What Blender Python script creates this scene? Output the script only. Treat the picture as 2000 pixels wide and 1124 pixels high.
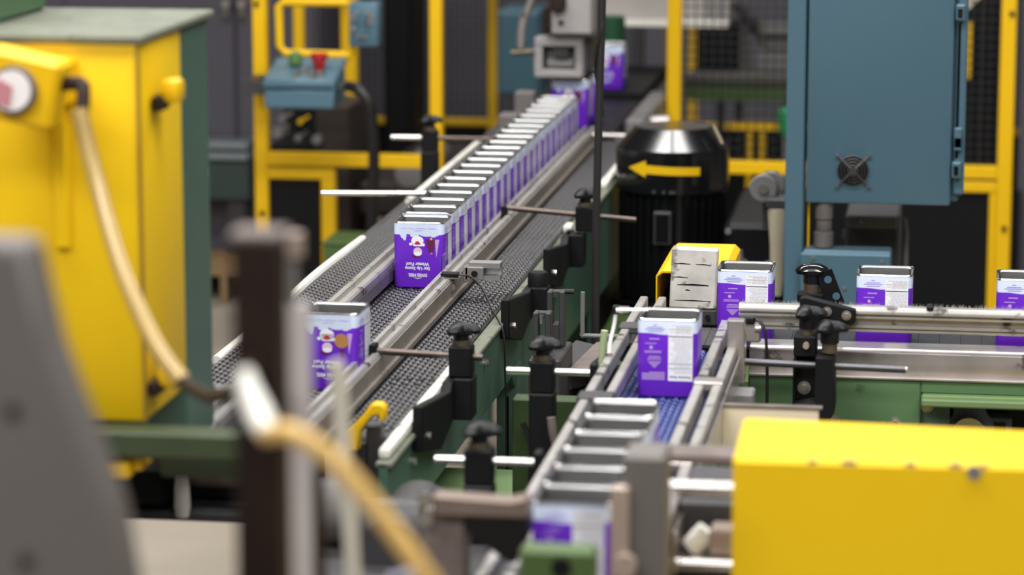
import bpy, bmesh, math, random
from mathutils import Vector, Matrix
random.seed(7)
R = math.radians
S = bpy.context.scene
COL = S.collection
for o in list(bpy.data.objects): bpy.data.objects.remove(o)

# ---------------------------------------------------------------- camera, world, lights, exposure
cam_d = bpy.data.cameras.new('camera'); cam = bpy.data.objects.new('camera', cam_d); COL.objects.link(cam)
cam.location = (0, 0, 1.885); cam.rotation_euler = (R(90 - 10.392), 0, R(8.5))
cam_d.sensor_width = 36; cam_d.lens = 106.2; cam_d.clip_start = .05; cam_d.clip_end = 60
cam_d.dof.use_dof = True; cam_d.dof.focus_distance = 5.7; cam_d.dof.aperture_fstop = 2.9
S.camera = cam
W = bpy.data.worlds.new('hall'); S.world = W; W.use_nodes = True
W.node_tree.nodes['Background'].inputs[0].default_value = (.80, .86, 1, 1)
W.node_tree.nodes['Background'].inputs[1].default_value = .08
def area(name, loc, sx, sy, power, rot=(0, 0, 0), col=(1, .985, .965)):
    l = bpy.data.lights.new(name, 'AREA'); l.shape = 'RECTANGLE'; l.size = sx; l.size_y = sy; l.energy = power; l.color = col
    o = bpy.data.objects.new(name, l); COL.objects.link(o); o.location = loc; o.rotation_euler = rot
    return o
area('bay_and_fill_light', (-2.0, 3.2, 4.4), 2.4, .5, 120)
area('bay_and_fill_light', (.9, 3.4, 4.4), 2.4, .5, 95)
area('bay_and_fill_light', (-2.0, 6.6, 4.4), 2.4, .5, 100)
area('bay_and_fill_light', (.6, 6.8, 4.4), 2.4, .5, 82)
area('bay_and_fill_light', (-1.2, 11.0, 4.6), 2.6, .5, 55)
area('bay_and_fill_light', (-1.0, -.6, 4.2), 2.4, .8, 62, (R(35), 0, 0))
area('bay_and_fill_light', (-2.7, .7, 3.9), 1.6, .5, 34, (R(40), R(-12), 0))  # added fill light, brightens the yellow machine
area('bay_and_fill_light', (1.9, -.3, 4.2), 2.0, .8, 52, (R(30), R(15), 0))  # added fill light from the right, keeps the steel bar out of shadow
S.view_settings.view_transform = 'Standard'; S.view_settings.look = 'None'; S.view_settings.gamma = 1
S.view_settings.use_curve_mapping = False; S.view_settings.exposure = .55

# ---------------------------------------------------------------- materials
def mat(name, col, rough=.5, metal=0., var=.12, scale=9., col2=None, bump=.0, spec=.4, coat=0., wear=None, wscale=40., wth=.66):
    m = bpy.data.materials.new(name); m.use_nodes = True; nt = m.node_tree; n = nt.nodes; L = nt.links
    b = n['Principled BSDF']; b.inputs['Roughness'].default_value = rough; b.inputs['Metallic'].default_value = metal
    b.inputs['Specular IOR Level'].default_value = spec; b.inputs['Coat Weight'].default_value = coat
    tc = n.new('ShaderNodeTexCoord'); no = n.new('ShaderNodeTexNoise'); no.inputs['Scale'].default_value = scale; no.inputs['Detail'].default_value = 5
    L.new(tc.outputs['Object'], no.inputs['Vector'])
    mx = n.new('ShaderNodeMix'); mx.data_type = 'RGBA'; L.new(no.outputs['Fac'], mx.inputs[0])
    c2 = col2 or [c * (1 - var * 2) for c in col]
    mx.inputs[6].default_value = (*c2, 1); mx.inputs[7].default_value = (*[min(1, c * (1 + var)) for c in col], 1)
    out = mx.outputs[2]
    if wear:
        n2 = n.new('ShaderNodeTexNoise'); n2.inputs['Scale'].default_value = wscale; n2.inputs['Detail'].default_value = 6; L.new(tc.outputs['Object'], n2.inputs['Vector'])
        rp = n.new('ShaderNodeValToRGB'); rp.color_ramp.elements[0].position = wth; rp.color_ramp.elements[1].position = wth + .08; L.new(n2.outputs['Fac'], rp.inputs[0])
        m2 = n.new('ShaderNodeMix'); m2.data_type = 'RGBA'; L.new(rp.outputs[0], m2.inputs[0]); L.new(out, m2.inputs[6]); m2.inputs[7].default_value = (*wear, 1); out = m2.outputs[2]
    L.new(out, b.inputs['Base Color'])
    if bump:
        bp = n.new('ShaderNodeBump'); bp.inputs['Strength'].default_value = bump; bp.inputs['Distance'].default_value = .002
        n3 = n.new('ShaderNodeTexNoise'); n3.inputs['Scale'].default_value = scale * 12; L.new(tc.outputs['Object'], n3.inputs['Vector'])
        L.new(n3.outputs['Fac'], bp.inputs['Height']); L.new(bp.outputs[0], b.inputs['Normal'])
    return m
YEL = mat('yellow_paint', (.76, .455, .002), .45, var=.05, scale=3, spec=.35)
YELW = mat('worn_yellow_paint', (.76, .485, .0015), .5, var=.03, scale=3, wear=(.45, .38, .28), wscale=30, wth=.76, spec=.3)
GRN = mat('green_paint', (.085, .165, .075), .45, var=.18, scale=5, wear=(.03, .05, .03), wscale=14, wth=.7)
GRND = mat('dark_green_paint', (.060, .118, .088), .42, var=.15, scale=6, wear=(.012, .03, .02), wscale=12, wth=.68)
GRNL = mat('pale_green_paint', (.15, .235, .095), .5, var=.12, scale=6)
OLV = mat('olive_green_paint', (.060, .105, .028), .5, var=.15, scale=5)
LIP = mat('dusty_green_grey_paint', (.145, .155, .115), .55, var=.18, scale=14, wear=(.08, .08, .06), wscale=30, wth=.6)
BLU = mat('blue_grey_paint', (.070, .142, .190), .42, var=.05, scale=4, bump=.04)
BLUD = mat('deep_blue_grey_paint', (.055, .125, .165), .42, var=.06, scale=5)
BLK = mat('black_plastic', (.008, .008, .009), .42, var=.1, spec=.25)
BLKS = mat('gloss_black_paint', (.006, .006, .007), .16, var=.1, spec=.5)
BLKM = mat('matt_black_steel', (.007, .007, .008), .55, var=.15, scale=20, wear=(.08, .08, .08), wscale=160, wth=.76, spec=.18)
BPAN = mat('black_panel', (.004, .004, .005), .5, var=.1, spec=.2)
DKG = mat('dark_grey_casting', (.045, .043, .046), .5, var=.2, scale=12)
GRY = mat('grey_casting', (.17, .165, .165), .5, var=.12, scale=8)
GRYP = mat('grey_putty_paint', (.125, .112, .106), .55, var=.06, scale=6)
BRN = mat('rusty_brown_steel', (.022, .012, .009), .6, var=.3, scale=10, spec=.2)
RSTG = mat('rusty_grey_casting', (.16, .135, .125), .65, var=.25, scale=30, col2=(.07, .045, .04), bump=.15)
PNK = mat('bare_tan_steel', (.42, .33, .28), .45, .35, var=.12, scale=9)
ALU = mat('aluminium', (.46, .44, .42), .34, .55, var=.16, scale=20, wear=(.08, .07, .06), wscale=24, wth=.60)
ALUC = mat('clean_aluminium', (.55, .55, .55), .34, .85, var=.06, scale=20)
STL = mat('worn_steel', (.48, .44, .42), .3, .75, var=.2, scale=16, wear=(.10, .085, .08), wscale=20, wth=.62)
CHR = mat('polished_steel_rod', (.72, .69, .66), .22, .95, var=.1, scale=30)
BRWNR = mat('brown_steel_rod', (.115, .09, .078), .35, .8, var=.2, scale=30)
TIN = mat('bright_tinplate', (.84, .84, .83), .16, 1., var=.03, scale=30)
TINI = mat('shaded_inner_tinplate', (.36, .36, .36), .30, 1., var=.05, scale=25)  # tinplate coloured darker to stand in for the unlit inside of the tins
BRS = mat('brass_collar', (.14, .115, .08), .4, .6, var=.15, scale=30)
WHP = mat('white_plastic', (.80, .78, .72), .5, var=.06, scale=10)
WHW = mat('white_wear_strip', (.72, .70, .63), .5, var=.08, scale=12, wear=(.35, .33, .28), wscale=22, wth=.62)
SMG = mat('smudged_white_plastic', (.66, .63, .58), .55, var=.3, scale=22, wear=(.26, .23, .20), wscale=34, wth=.58)
CRM = mat('cream_paint', (.66, .58, .42), .5, var=.1, scale=6)
FLT = mat('beige_filter_plastic', (.48, .42, .31), .5, var=.1, scale=10)
AMB = mat('amber_hose', (.66, .42, .13), .35, var=.08, scale=14)
AMBP = mat('pale_amber_hose', (.32, .215, .065), .35, var=.08, scale=14)
TUB = mat('clear_grey_tube', (.55, .52, .44), .3, var=.08, scale=14)
LIME = mat('lime_grey_plastic', (.38, .45, .25), .45, var=.1, scale=14)
BELT = mat('dark_grey_belt_plastic', (.019, .018, .021), .28, var=.15, scale=30, wear=(.06, .06, .06), wscale=50, wth=.66, spec=.62)
BELTB = mat('blue_belt_plastic', (.025, .045, .20), .33, var=.15, scale=25, spec=.5)
CHN = mat('grey_chain_plate', (.030, .030, .035), .4, var=.15, scale=20, spec=.35)
LCK = mat('slate_grey_paint', (.078, .072, .090), .5, var=.06, scale=4)
RAILG = mat('pale_blue_grey_steel', (.32, .37, .40), .3, .6, var=.08)
RED = mat('red_plastic', (.36, .012, .016), .4, var=.08)
MSH = mat('black_wire', (.012, .012, .014), .5, var=.1)
BRG = mat('blue_grey_casting', (.075, .095, .145), .45, var=.15, scale=20)
CABLE = mat('black_cable', (.010, .010, .010), .4, var=.1)
LITG = mat('green_plastic', (.02, .40, .13), .4, var=.08)
WOOD = mat('pallet_wood', (.30, .19, .09), .6, var=.2, scale=20)
PAPER = mat('white_gauge_face', (.80, .76, .76), .4, var=.04)
FLOOR = mat('worn_concrete', (.36, .31, .25), .6, var=.16, scale=2.2, wear=(.12, .10, .085), wscale=5, wth=.64, bump=.08)
FLOORD = mat('dark_grey_wall_paint', (.11, .105, .125), .6, var=.05, scale=2)
CEIL = mat('grey_deck_paint', (.14, .14, .14), .7)
# flat print colours on the tins
P_PUR = mat('purple_print', (.135, .020, .52), .3, var=.02, spec=.5)
P_WHT = mat('white_print', (.80, .80, .84), .32, var=.02)
P_BAND = mat('pale_blue_print', (.60, .67, .84), .32, var=.03)
P_LIL = mat('lilac_print', (.50, .32, .72), .32, var=.02)
P_PNK = mat('pink_print', (.72, .50, .62), .32, var=.02)
P_RED = mat('red_print', (.48, .03, .05), .32, var=.02)
P_MAR = mat('maroon_print', (.13, .018, .075), .32, var=.04)
P_DRK = mat('dark_print', (.025, .02, .035), .4, var=.02)
P_GRY = mat('grey_print', (.38, .38, .45), .4, var=.02)
P_LAV = mat('lavender_print', (.30, .22, .68), .4, var=.02)
P_YEL = mat('yellow_print', (.75, .48, .03), .4, var=.02)
P_TAN = mat('gingerbread_print', (.42, .20, .07), .4, var=.05)
P_ORG = mat('orange_print', (.75, .16, .04), .4, var=.04)
def tin_paint():                                     # purple tin with a pale band around the open end
    m = bpy.data.materials.new('printed_tinplate'); m.use_nodes = True; nt = m.node_tree; n = nt.nodes; L = nt.links; b = n['Principled BSDF']
    tc = n.new('ShaderNodeTexCoord'); sp = n.new('ShaderNodeSeparateXYZ'); L.new(tc.outputs['Object'], sp.inputs[0])
    no = n.new('ShaderNodeTexNoise'); no.inputs['Scale'].default_value = 26; no.inputs['Detail'].default_value = 0; L.new(tc.outputs['Object'], no.inputs['Vector'])
    mm = n.new('ShaderNodeMath'); mm.operation = 'MULTIPLY_ADD'; mm.inputs[1].default_value = .006; L.new(no.outputs['Fac'], mm.inputs[0]); L.new(sp.outputs[2], mm.inputs[2])
    gt = n.new('ShaderNodeMath'); gt.operation = 'GREATER_THAN'; gt.inputs[1].default_value = .1095; L.new(mm.outputs[0], gt.inputs[0])
    mx = n.new('ShaderNodeMix'); mx.data_type = 'RGBA'; L.new(gt.outputs[0], mx.inputs[0]); mx.inputs[6].default_value = (.135, .020, .52, 1); mx.inputs[7].default_value = (.60, .67, .84, 1)
    L.new(mx.outputs[2], b.inputs['Base Color']); b.inputs['Roughness'].default_value = .3
    return m
TINP = tin_paint()
CLR = mat('clear_plastic', (.92, .92, .95), .05); CLR.node_tree.nodes['Principled BSDF'].inputs['Transmission Weight'].default_value = 1.; CLR.node_tree.nodes['Principled BSDF'].inputs['IOR'].default_value = 1.1

# ---------------------------------------------------------------- geometry helpers
class G:
    def __init__(s): s.bm = bmesh.new(); s.mi = 0
    def m(s, i): s.mi = i; return s
    def face(s, pts):
        f = s.bm.faces.new([s.bm.verts.new(p) for p in pts]); f.material_index = s.mi; return s
    def raw(s, vs, fs):
        v = [s.bm.verts.new(p) for p in vs]
        for f in fs:
            try: s.bm.faces.new([v[i] for i in f]).material_index = s.mi
            except ValueError: pass
        return s
    def add(s, o, M=None):
        o.bm.verts.index_update(); v = [s.bm.verts.new(M @ x.co if M else x.co) for x in o.bm.verts]
        for f in o.bm.faces:
            try: s.bm.faces.new([v[x.index] for x in f.verts]).material_index = s.mi
            except ValueError: pass
        return s
    def xf(s, M): bmesh.ops.transform(s.bm, matrix=M, verts=s.bm.verts); return s
    def turn(s, a, ax, c): return s.xf(Matrix.Translation(c) @ Matrix.Rotation(R(a), 4, ax) @ Matrix.Translation([-k for k in c]))
    def box(s, x0, x1, y0, y1, z0, z1, b=0., seg=1):
        g = G() if b else s
        vs = [(x, y, z) for z in (z0, z1) for y in (y0, y1) for x in (x0, x1)]
        g_m = g.mi
        g.raw(vs, [(0, 2, 3, 1), (4, 5, 7, 6), (0, 1, 5, 4), (2, 6, 7, 3), (0, 4, 6, 2), (1, 3, 7, 5)])
        if b:
            bmesh.ops.bevel(g.bm, geom=g.bm.edges[:], offset=b, segments=seg, affect='EDGES', profile=.5); s.add(g)
        return s
    def prism(s, pts, ax, a, c, b=0.):                # polygon across axis ax, from a to c
        g = G(); n = len(pts)
        f = {'x': lambda u, v, w: (w, u, v), 'y': lambda u, v, w: (u, w, v), 'z': lambda u, v, w: (u, v, w)}[ax]
        vs = [f(u, v, a) for u, v in pts] + [f(u, v, c) for u, v in pts]
        g.raw(vs, [list(range(n))[::-1], list(range(n, 2 * n))] + [(i, (i + 1) % n, n + (i + 1) % n, n + i) for i in range(n)])
        bmesh.ops.recalc_face_normals(g.bm, faces=g.bm.faces)
        if b: bmesh.ops.bevel(g.bm, geom=g.bm.edges[:], offset=b, segments=1, affect='EDGES', profile=.5)
        return s.add(g)
    def tube(s, pts, r, n=10, smooth=0, cap=True):
        P = [Vector(p) for p in pts]
        if smooth:
            Q = []
            for i in range(len(P) - 1):
                p0, p1, p2, p3 = P[max(i - 1, 0)], P[i], P[i + 1], P[min(i + 2, len(P) - 1)]
                for k in range(smooth):
                    t = k / smooth
                    Q.append(.5 * ((2 * p1) + (p2 - p0) * t + (2 * p0 - 5 * p1 + 4 * p2 - p3) * t * t + (3 * p1 - p0 - 3 * p2 + p3) * t ** 3))
            P = Q + [P[-1]]
        rs = r if isinstance(r, (list, tuple)) else [r] * len(P)
        rings = []; up = None
        for i, p in enumerate(P):
            d = (P[min(i + 1, len(P) - 1)] - P[max(i - 1, 0)]).normalized()
            if up is None: up = Vector((0, 0, 1)) if abs(d.z) < .9 else Vector((0, 1, 0))
            a = d.cross(up).normalized(); up = a.cross(d).normalized()
            rings.append([s.bm.verts.new(p + rs[i] * (math.cos(2 * math.pi * k / n) * a + math.sin(2 * math.pi * k / n) * up)) for k in range(n)])
        for A, B in zip(rings, rings[1:]):
            for k in range(n): s.bm.faces.new((A[k], A[(k + 1) % n], B[(k + 1) % n], B[k])).material_index = s.mi
        if cap:
            s.bm.faces.new(rings[0][::-1]).material_index = s.mi; s.bm.faces.new(rings[-1]).material_index = s.mi
        return s
    def cyl(s, p, q, r, n=16): return s.tube([p, q], r, n)
    def lathe(s, prof, c=(0, 0, 0), ax='z', n=24, lobes=0, amp=0.):
        rings = []
        for r, h in prof:
            ring = []
            for k in range(n):
                t = 2 * math.pi * k / n; rr = r * (1 + amp * math.cos(lobes * t)) if lobes else r
                u, v = rr * math.cos(t), rr * math.sin(t)
                p = {'z': (u, v, h), 'y': (u, h, v), 'x': (h, u, v)}[ax]
                ring.append(s.bm.verts.new((c[0] + p[0], c[1] + p[1], c[2] + p[2])))
            rings.append(ring)
        fs = []
        for A, B in zip(rings, rings[1:]):
            for k in range(n): fs.append(s.bm.faces.new((A[k], A[(k + 1) % n], B[(k + 1) % n], B[k])))
        fs.append(s.bm.faces.new(rings[0][::-1])); fs.append(s.bm.faces.new(rings[-1]))
        for f in fs: f.material_index = s.mi
        bmesh.ops.recalc_face_normals(s.bm, faces=fs)
        return s
    def torus(s, c, Rr, r, ax='y', n=28, k=6):
        pts = []
        for i in range(n + 1):
            t = 2 * math.pi * i / n; u, v = Rr * math.cos(t), Rr * math.sin(t)
            pts.append({'y': (c[0] + u, c[1], c[2] + v), 'z': (c[0] + u, c[1] + v, c[2]), 'x': (c[0], c[1] + u, c[2] + v)}[ax])
        return s.tube(pts, r, k, cap=False)
    def mesh(s, name, mats, off=(0, 0, 0), ang=35):
        me = bpy.data.meshes.new(name)
        if any(off): bmesh.ops.translate(s.bm, vec=[-k for k in off], verts=s.bm.verts)
        s.bm.normal_update(); s.bm.to_mesh(me); s.bm.free()
        for mm in (mats if isinstance(mats, (list, tuple)) else [mats]): me.materials.append(mm)
        me.shade_smooth(); me.set_sharp_from_angle(angle=R(ang))
        return me
    def out(s, name, mats, parent=None, label=None, ang=35):
        off = (0, 0, 0); p = parent
        while p is not None: off = tuple(a + b for a, b in zip(off, p.location)); p = p.parent
        me = s.mesh(name, mats, off, ang); return link(name, me, parent, label)
def link(name, me, parent=None, label=None, loc=None):
    o = bpy.data.objects.new(name, me); COL.objects.link(o); o.parent = parent
    if label: o['label'] = label
    if loc: o.location = loc
    return o
def thing(name, label, cat, loc=(0, 0, 0), group=None):
    o = bpy.data.objects.new(name, None); COL.objects.link(o); o.location = loc; o.empty_display_size = .05
    o['label'] = label; o['category'] = cat
    if group: o['group'] = group
    return o
def struct(o): o['kind'] = 'structure'; return o
def stuff(o): o['kind'] = 'stuff'; return o
def copy_tree(o, parent=None):
    c = o.copy(); COL.objects.link(c); c.parent = parent
    for ch in list(o.children): copy_tree(ch, c)
    return c
_tc = {}
def text(g, s, size, o, U, V, bold=0., rot180=False, sx=1.):   # flat lettering at o, along U and up V
    key = (s, bold)
    if key not in _tc:
        cu = bpy.data.curves.new('t', 'FONT'); cu.body = s; cu.size = 1; cu.align_x = 'CENTER'; cu.align_y = 'CENTER'; cu.offset = bold; cu.resolution_u = 3
        ob = bpy.data.objects.new('t', cu); COL.objects.link(ob)
        me = bpy.data.meshes.new_from_object(ob.evaluated_get(bpy.context.evaluated_depsgraph_get()))
        _tc[key] = ([v.co.copy() for v in me.vertices], [list(p.vertices) for p in me.polygons])
        bpy.data.objects.remove(ob); bpy.data.curves.remove(cu); bpy.data.meshes.remove(me)
    vs, fs = _tc[key]; k = -1 if rot180 else 1; o, U, V = Vector(o), Vector(U), Vector(V)
    g.raw([o + U * (k * v.x * size * sx) + V * (k * v.y * size) for v in vs], fs)

# ---------------------------------------------------------------- the hall
struct(G().box(-9, 7, -3, 14, -.1, 0).out('floor', FLOOR))
struct(G().box(-9, 7, 13.2, 13.4, 0, 6).out('wall_back', FLOORD))
struct(G().box(-9, 7, -3, 14, 6, 6.1).out('ceiling', CEIL))
t = struct(G().box(.19, 3.2, 9.9, 10.0, 0, 3.0).out('wall_right', LCK))
struct(G().box(.17, .20, 9.86, 9.90, 0, .42).out('trim_1', BPAN))

# slate lockers far left, rails and green beam in front of them
t = thing('steel_cabinet', 'slate grey double-door steel cabinet behind yellow machine at far left', 'cabinet', (-2.75, 10.4, 0))
G().box(-3.9, -2.2, 10.22, 10.7, .02, 2.1).out('body', LCK, t)
for x0, x1 in ((-3.1, -2.497), (-2.487, -2.21)):
    d = G().box(x0, x1, 10.195, 10.218, .07, 2.08, .004).out('door', LCK, t)
    hx = -2.519 if x0 < -2.8 else -2.464
    G().lathe([(.014, 0), (.019, .01), (.019, .02), (.012, .03)], (hx, 10.195 - .03, .968), 'y', 12).cyl((hx, 10.18, .968), (hx, 10.18, .92), .012, 8).out('handle', CHR, d)
G().box(-3.9, -2.2, 10.19, 10.22, .035, .062).out('kick_gap', BPAN, t)
t = thing('wood_pallet', 'worn wooden pallet block under the slate grey cabinet', 'pallet', (-2.55, 9.95, 0))
G().box(-2.9, -2.3, 9.75, 10.15, .09, .11).out('deck_board', WOOD, t)
for x in (-2.86, -2.45): G().box(x, x + .03, 9.75, 10.15, 0, .09).out('stringer', WOOD, t)
t = thing('green_beam', 'dark green steel beam with pale grey rails above, behind yellow machine', 'beam', (-2.75, 10.1, 0))
G().box(-4.0, -2.42, 10.06, 10.16, .30, .43, .004).out('web', mat('blackish_green_paint', (.035, .055, .05), .5), t)  # web in the beam's own dark green
for z in (.452, .490): G().box(-4.0, -2.42, 10.05, 10.17, z - .012, z + .014, .004).out('rail', RAILG, t)
G().lathe([(.012, 0), (.012, .008), (.004, .014)], (-2.58, 10.06 - .014, .397), 'y', 10).out('bolt', CHR, t)
for x in (-3.8, -2.50): G().box(x, x + .06, 10.08, 10.14, 0, .30).out('leg', DKG, t)

# ---------------------------------------------------------------- yellow safety cage
def post(x, y, w, z0, z1, parent, m=YEL, name='post'):
    return G().box(x - w / 2, x + w / 2, y - w / 2, y + w / 2, z0, z1, .003).out(name, m, parent)
def bolt(parent, x, y, z, r=.008, m=BLK): return G().lathe([(r, 0), (r, .005), (r * .5, .007)], (x, y - .007, z), 'y', 10).out('bolt', m, parent)
Yc = 8.92
t = thing('safety_fence', 'yellow tube safety fence with black lower panel left of the tin row', 'fence', (-1.85, Yc, 0))
post(-2.102, Yc, .042, 0, 2.2, t); post(-1.562, Yc, .038, 0, 2.2, t)
G().box(-2.081, -1.581, Yc - .02, Yc + .02, .592, .632, .003).out('top_rail', YEL, t)
d = G().box(-2.081, -1.875, Yc - .02, Yc + .02, .552, .585, .003).box(-1.918, -1.875, Yc - .02, Yc + .02, .04, .552, .003).box(-2.081, -1.918, Yc - .02, Yc + .02, .04, .08, .003).out('door_frame', YEL, t)
G().box(-2.081, -1.918, Yc - .004, Yc + .004, .08, .552).out('black_panel', BPAN, t)
bolt(t, -2.108, Yc - .021, 1.085); bolt(t, -2.100, Yc - .021, .445)
post(-1.977, 9.65, .05, 0, 2.2, t, name='rear_post'); post(-2.145, 9.65, .033, .74, 2.2, t, name='rear_post'); G().box(-2.081, -1.581, Yc - .02, Yc + .02, 2.16, 2.2, .003).out('head_rail', YEL, t)
G().box(-2.2, -1.9, 9.62, 9.68, 2.15, 2.2).out('rear_top_rail', YEL, t)
G().box(-2.12, -2.082, Yc, 9.66, 2.16, 2.2).out('side_rail', YEL, t)
# bent handle
h_ = G().tube([(-1.795, 8.75, 1.104), (-1.99, 8.75, 1.104), (-2.006, 8.75, 1.09), (-2.006, 8.75, .975), (-1.988, 8.75, .952), (-1.79, 8.75, .948)], .0125, 12).out('loop_handle', YEL, t)
G().tube([(-1.79, 8.75, 1.104), (-1.79, 8.75, .948)], .012, 10).cyl((-1.79, 8.75, 1.03), (-1.977, 9.63, 1.03), .01, 8).out('stem', YEL, h_)
# right part of cage
t = thing('safety_fence', 'yellow tube safety fence with mesh behind the blue cabinet', 'fence', (-.35, Yc, 0))
post(-.845, Yc, .042, 0, 2.2, t); post(.132, Yc, .044, 0, 2.2, t)
G().box(-.824, .110, Yc - .02, Yc + .02, .596, .634, .003).out('top_rail', YEL, t)
G().box(-.50, .110, Yc - .02, Yc + .02, .556, .588, .003).out('door_rail', YEL, t)
G().box(.090, .1095, Yc - .018, Yc + .018, .04, .556, .003).out('door_stile', YEL, t)
G().box(-.50, .092, Yc - .004, Yc + .004, .03, .556).out('black_panel', BPAN, t)
bolt(t, .140, Yc - .022, 1.085); bolt(t, .135, Yc - .022, .452)
g = G()
x = -.81
while x < .11: g.box(x - .0017, x + .0017, Yc - .001, Yc + .001, .634, 1.6); x += .0262
z = .645
while z < 1.6: g.box(-.824, .11, Yc - .0014, Yc + .0006, z - .0017, z + .0017); z += .0262
stuff(g.out('wire_mesh', MSH, t))
# rear fence with mesh
Yb = 11.6
t = thing('safety_fence', 'rear yellow fence with fine black mesh behind the tin row', 'fence', (-1.6, Yb, 0))
for x in (-2.42, -1.809, -1.026, -.35, .35): post(x, Yb, .032, 0, 2.0, t)
G().box(-2.5, .4, Yb - .012, Yb + .012, .378, .402, .003).out('lower_rail', YEL, t)
G().box(-2.5, .4, Yb - .016, Yb + .016, 1.97, 2.0).out('top_rail', YEL, t)
for x0, x1 in ((-2.4, -1.825), (-1.793, -1.042), (-1.01, -.366), (-.334, .334)): G().box(x0, x1, Yb - .004, Yb + .004, 0, .378).out('black_panel', BPAN, t)  # black sheets added to stand in for the dark cage interior
for x0, x1 in ((-2.4, -1.825), (-1.793, -1.26), (-.334, .334)):
    g = G(); x = x0 + .01
    while x < x1: g.box(x - .0018, x + .0018, Yb - .001, Yb + .001, .402, 1.3); x += .0252
    z = .41
    while z < 1.3: g.box(x0, x1, Yb - .0014, Yb + .0006, z - .0018, z + .0018); z += .0252
    stuff(g.out('wire_mesh', MSH, t))
# tall dark column inside the cage
t = thing('machine_column', 'tall black machine column inside the cage behind the blue button box', 'machine', (-1.86, 10.6, 0))
G().box(-2.03, -1.93, 10.5, 10.8, 0, 2.0, .01).out('column', BPAN, t)
G().box(-2.06, -1.90, 10.45, 10.85, 0, .12, .01).out('foot', DKG, t)
t = thing('cage_machine', 'brown black valve block with round gauges under the large blue button box', 'machine', (-2.04, 9.3, 0))
G().box(-2.0, -1.89, 9.2, 9.5, 0, .74, .006).out('block', mat('dark_brown_casting', (.030, .022, .019), .55, var=.2), t)
G().box(-2.18, -2.0, 9.3, 9.7, 0, .60, .006).box(-2.2, -2.0, 9.66, 9.7, .60, .76).out('base', BPAN, t)
for x, z, r in ((-2.115, .657, .018), (-1.99, .636, .015), (-2.05, .64, .011), (-2.1, .70, .012)): G().lathe([(r, 0), (r, .02), (r * .7, .026)], (x, 9.28 - .1, z), 'y', 14).cyl((x, 9.2, z), (x, 9.32, z), r * .5, 8).out('gauge', GRY, t)
G().lathe([(.008, 0), (.008, .02)], (-2.045, 9.19, .69), 'y', 10).cyl((-2.045, 9.2, .69), (-2.045, 9.32, .69), .005, 8).out('yellow_valve', YEL, t)
# dark stand and roller seen left of the row inside the cage
t = thing('cage_table', 'dark brown low machine bed inside cage left of the far tin row', 'machine', (-1.6, 9.6, 0))
G().box(-1.86, -1.36, 9.2, 10.2, .40, .50, .01).out('bed', mat('dark_oily_steel', (.04, .032, .03), .45, .3, var=.3), t)
G().cyl((-1.70, 9.2, .53), (-1.70, 9.7, .53), .045, 16).out('roller', GRY, t)
for x in (-1.80, -1.42): G().box(x, x + .05, 9.3, 10.1, 0, .40).out('leg', BPAN, t)

t = thing('floor_box', 'green steel box on the floor at foot of the yellow door frame', 'box', (-1.74, 8.4, 0))
G().box(-1.785, -1.69, 8.3, 8.5, 0, .455, .004).out('body', OLV, t)
G().box(-1.788, -1.687, 8.297, 8.503, .455, .462, .002).out('lid', OLV, t)
# ---------------------------------------------------------------- blue button boxes
t = thing('control_box', 'large blue-grey button box with red and green buttons on its sloping lid', 'control box', (-1.90, 8.62, .8))
G().prism([(8.54, .812), (8.72, .812), (8.72, .915), (8.54, .868)], 'x', -2.005, -1.80, .006).out('housing', BLU, t)
G().prism([(8.535, .873), (8.725, .922), (8.725, .944), (8.535, .895)], 'x', -2.008, -1.797, .004).out('lid', BLU, t)
G().lathe([(.019, .93), (.021, .95), (.014, .966), (.004, .97)], (-1.935, 8.65, 0), 'z', 16).out('green_button', mat('dull_green_plastic', (.08, .17, .05), .5), t)
G().lathe([(.013, .915), (.015, .932), (.023, .948), (.026, .962), (.024, .968)], (-1.858, 8.62, 0), 'z', 20).out('red_button', RED, t)
g = G()
for x, y in ((-1.915, 8.57), (-1.895, 8.59), (-1.865, 8.56), (-1.845, 8.575)): g.lathe([(.011, .893 + (y - 8.535) * .255), (.011, .912 + (y - 8.535) * .255)], (x, y, 0), 'z', 10)
g.out('indicator', CHR, t)
G().cyl((-1.80, 8.6, .872), (-1.757, 8.55, .880), .014, 14).out('gland', CHR, t)
G().box(-2.081, -1.95, 8.72, 8.76, .83, .87).box(-2.115, -2.081, 8.72, 8.90, .83, .87).out('bracket', DKG, t)
t = thing('conduit', 'black flexible conduit curving down from the large blue button box', 'hose', (-1.72, 8.5, 0))
G().tube([(-1.757, 8.55, .880), (-1.722, 8.51, .876), (-1.69, 8.5, .845), (-1.679, 8.5, .79), (-1.674, 8.5, .70), (-1.677, 8.5, .58), (-1.69, 8.5, .30), (-1.70, 8.5, 0)], .0165, 12, 6).out('sleeve', CABLE, t)
t = thing('control_box', 'small blue-grey two-switch box hung at top of the cage', 'control box', (-1.745, 8.75, .97))
G().box(-1.79, -1.702, 8.72, 8.80, .977, 1.108, .008, 2).out('housing', BLU, t)
for z in (1.062, 1.028): G().lathe([(.015, 0), (.017, .012), (.012, .016)], (-1.748, 8.704, z), 'y', 16).out('switch', BLUD, t)
g = G()
for x, z in ((-1.768, 1.076), (-1.730, 1.080), (-1.722, 1.066), (-1.725, 1.050), (-1.775, 1.062), (-1.775, 1.03), (-1.748, 1.046), (-1.757, 1.012), (-1.740, 1.010)): g.lathe([(.0075, 0), (.0075, .006)], (x, 8.713, z), 'y', 8)
g.out('screw', CHR, t)
G().box(-1.765, -1.73, 8.80, 8.83, 1.0, 2.16).box(-1.765, -1.73, 8.80, 8.95, 2.16, 2.2).out('hanger', BPAN, t)

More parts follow.
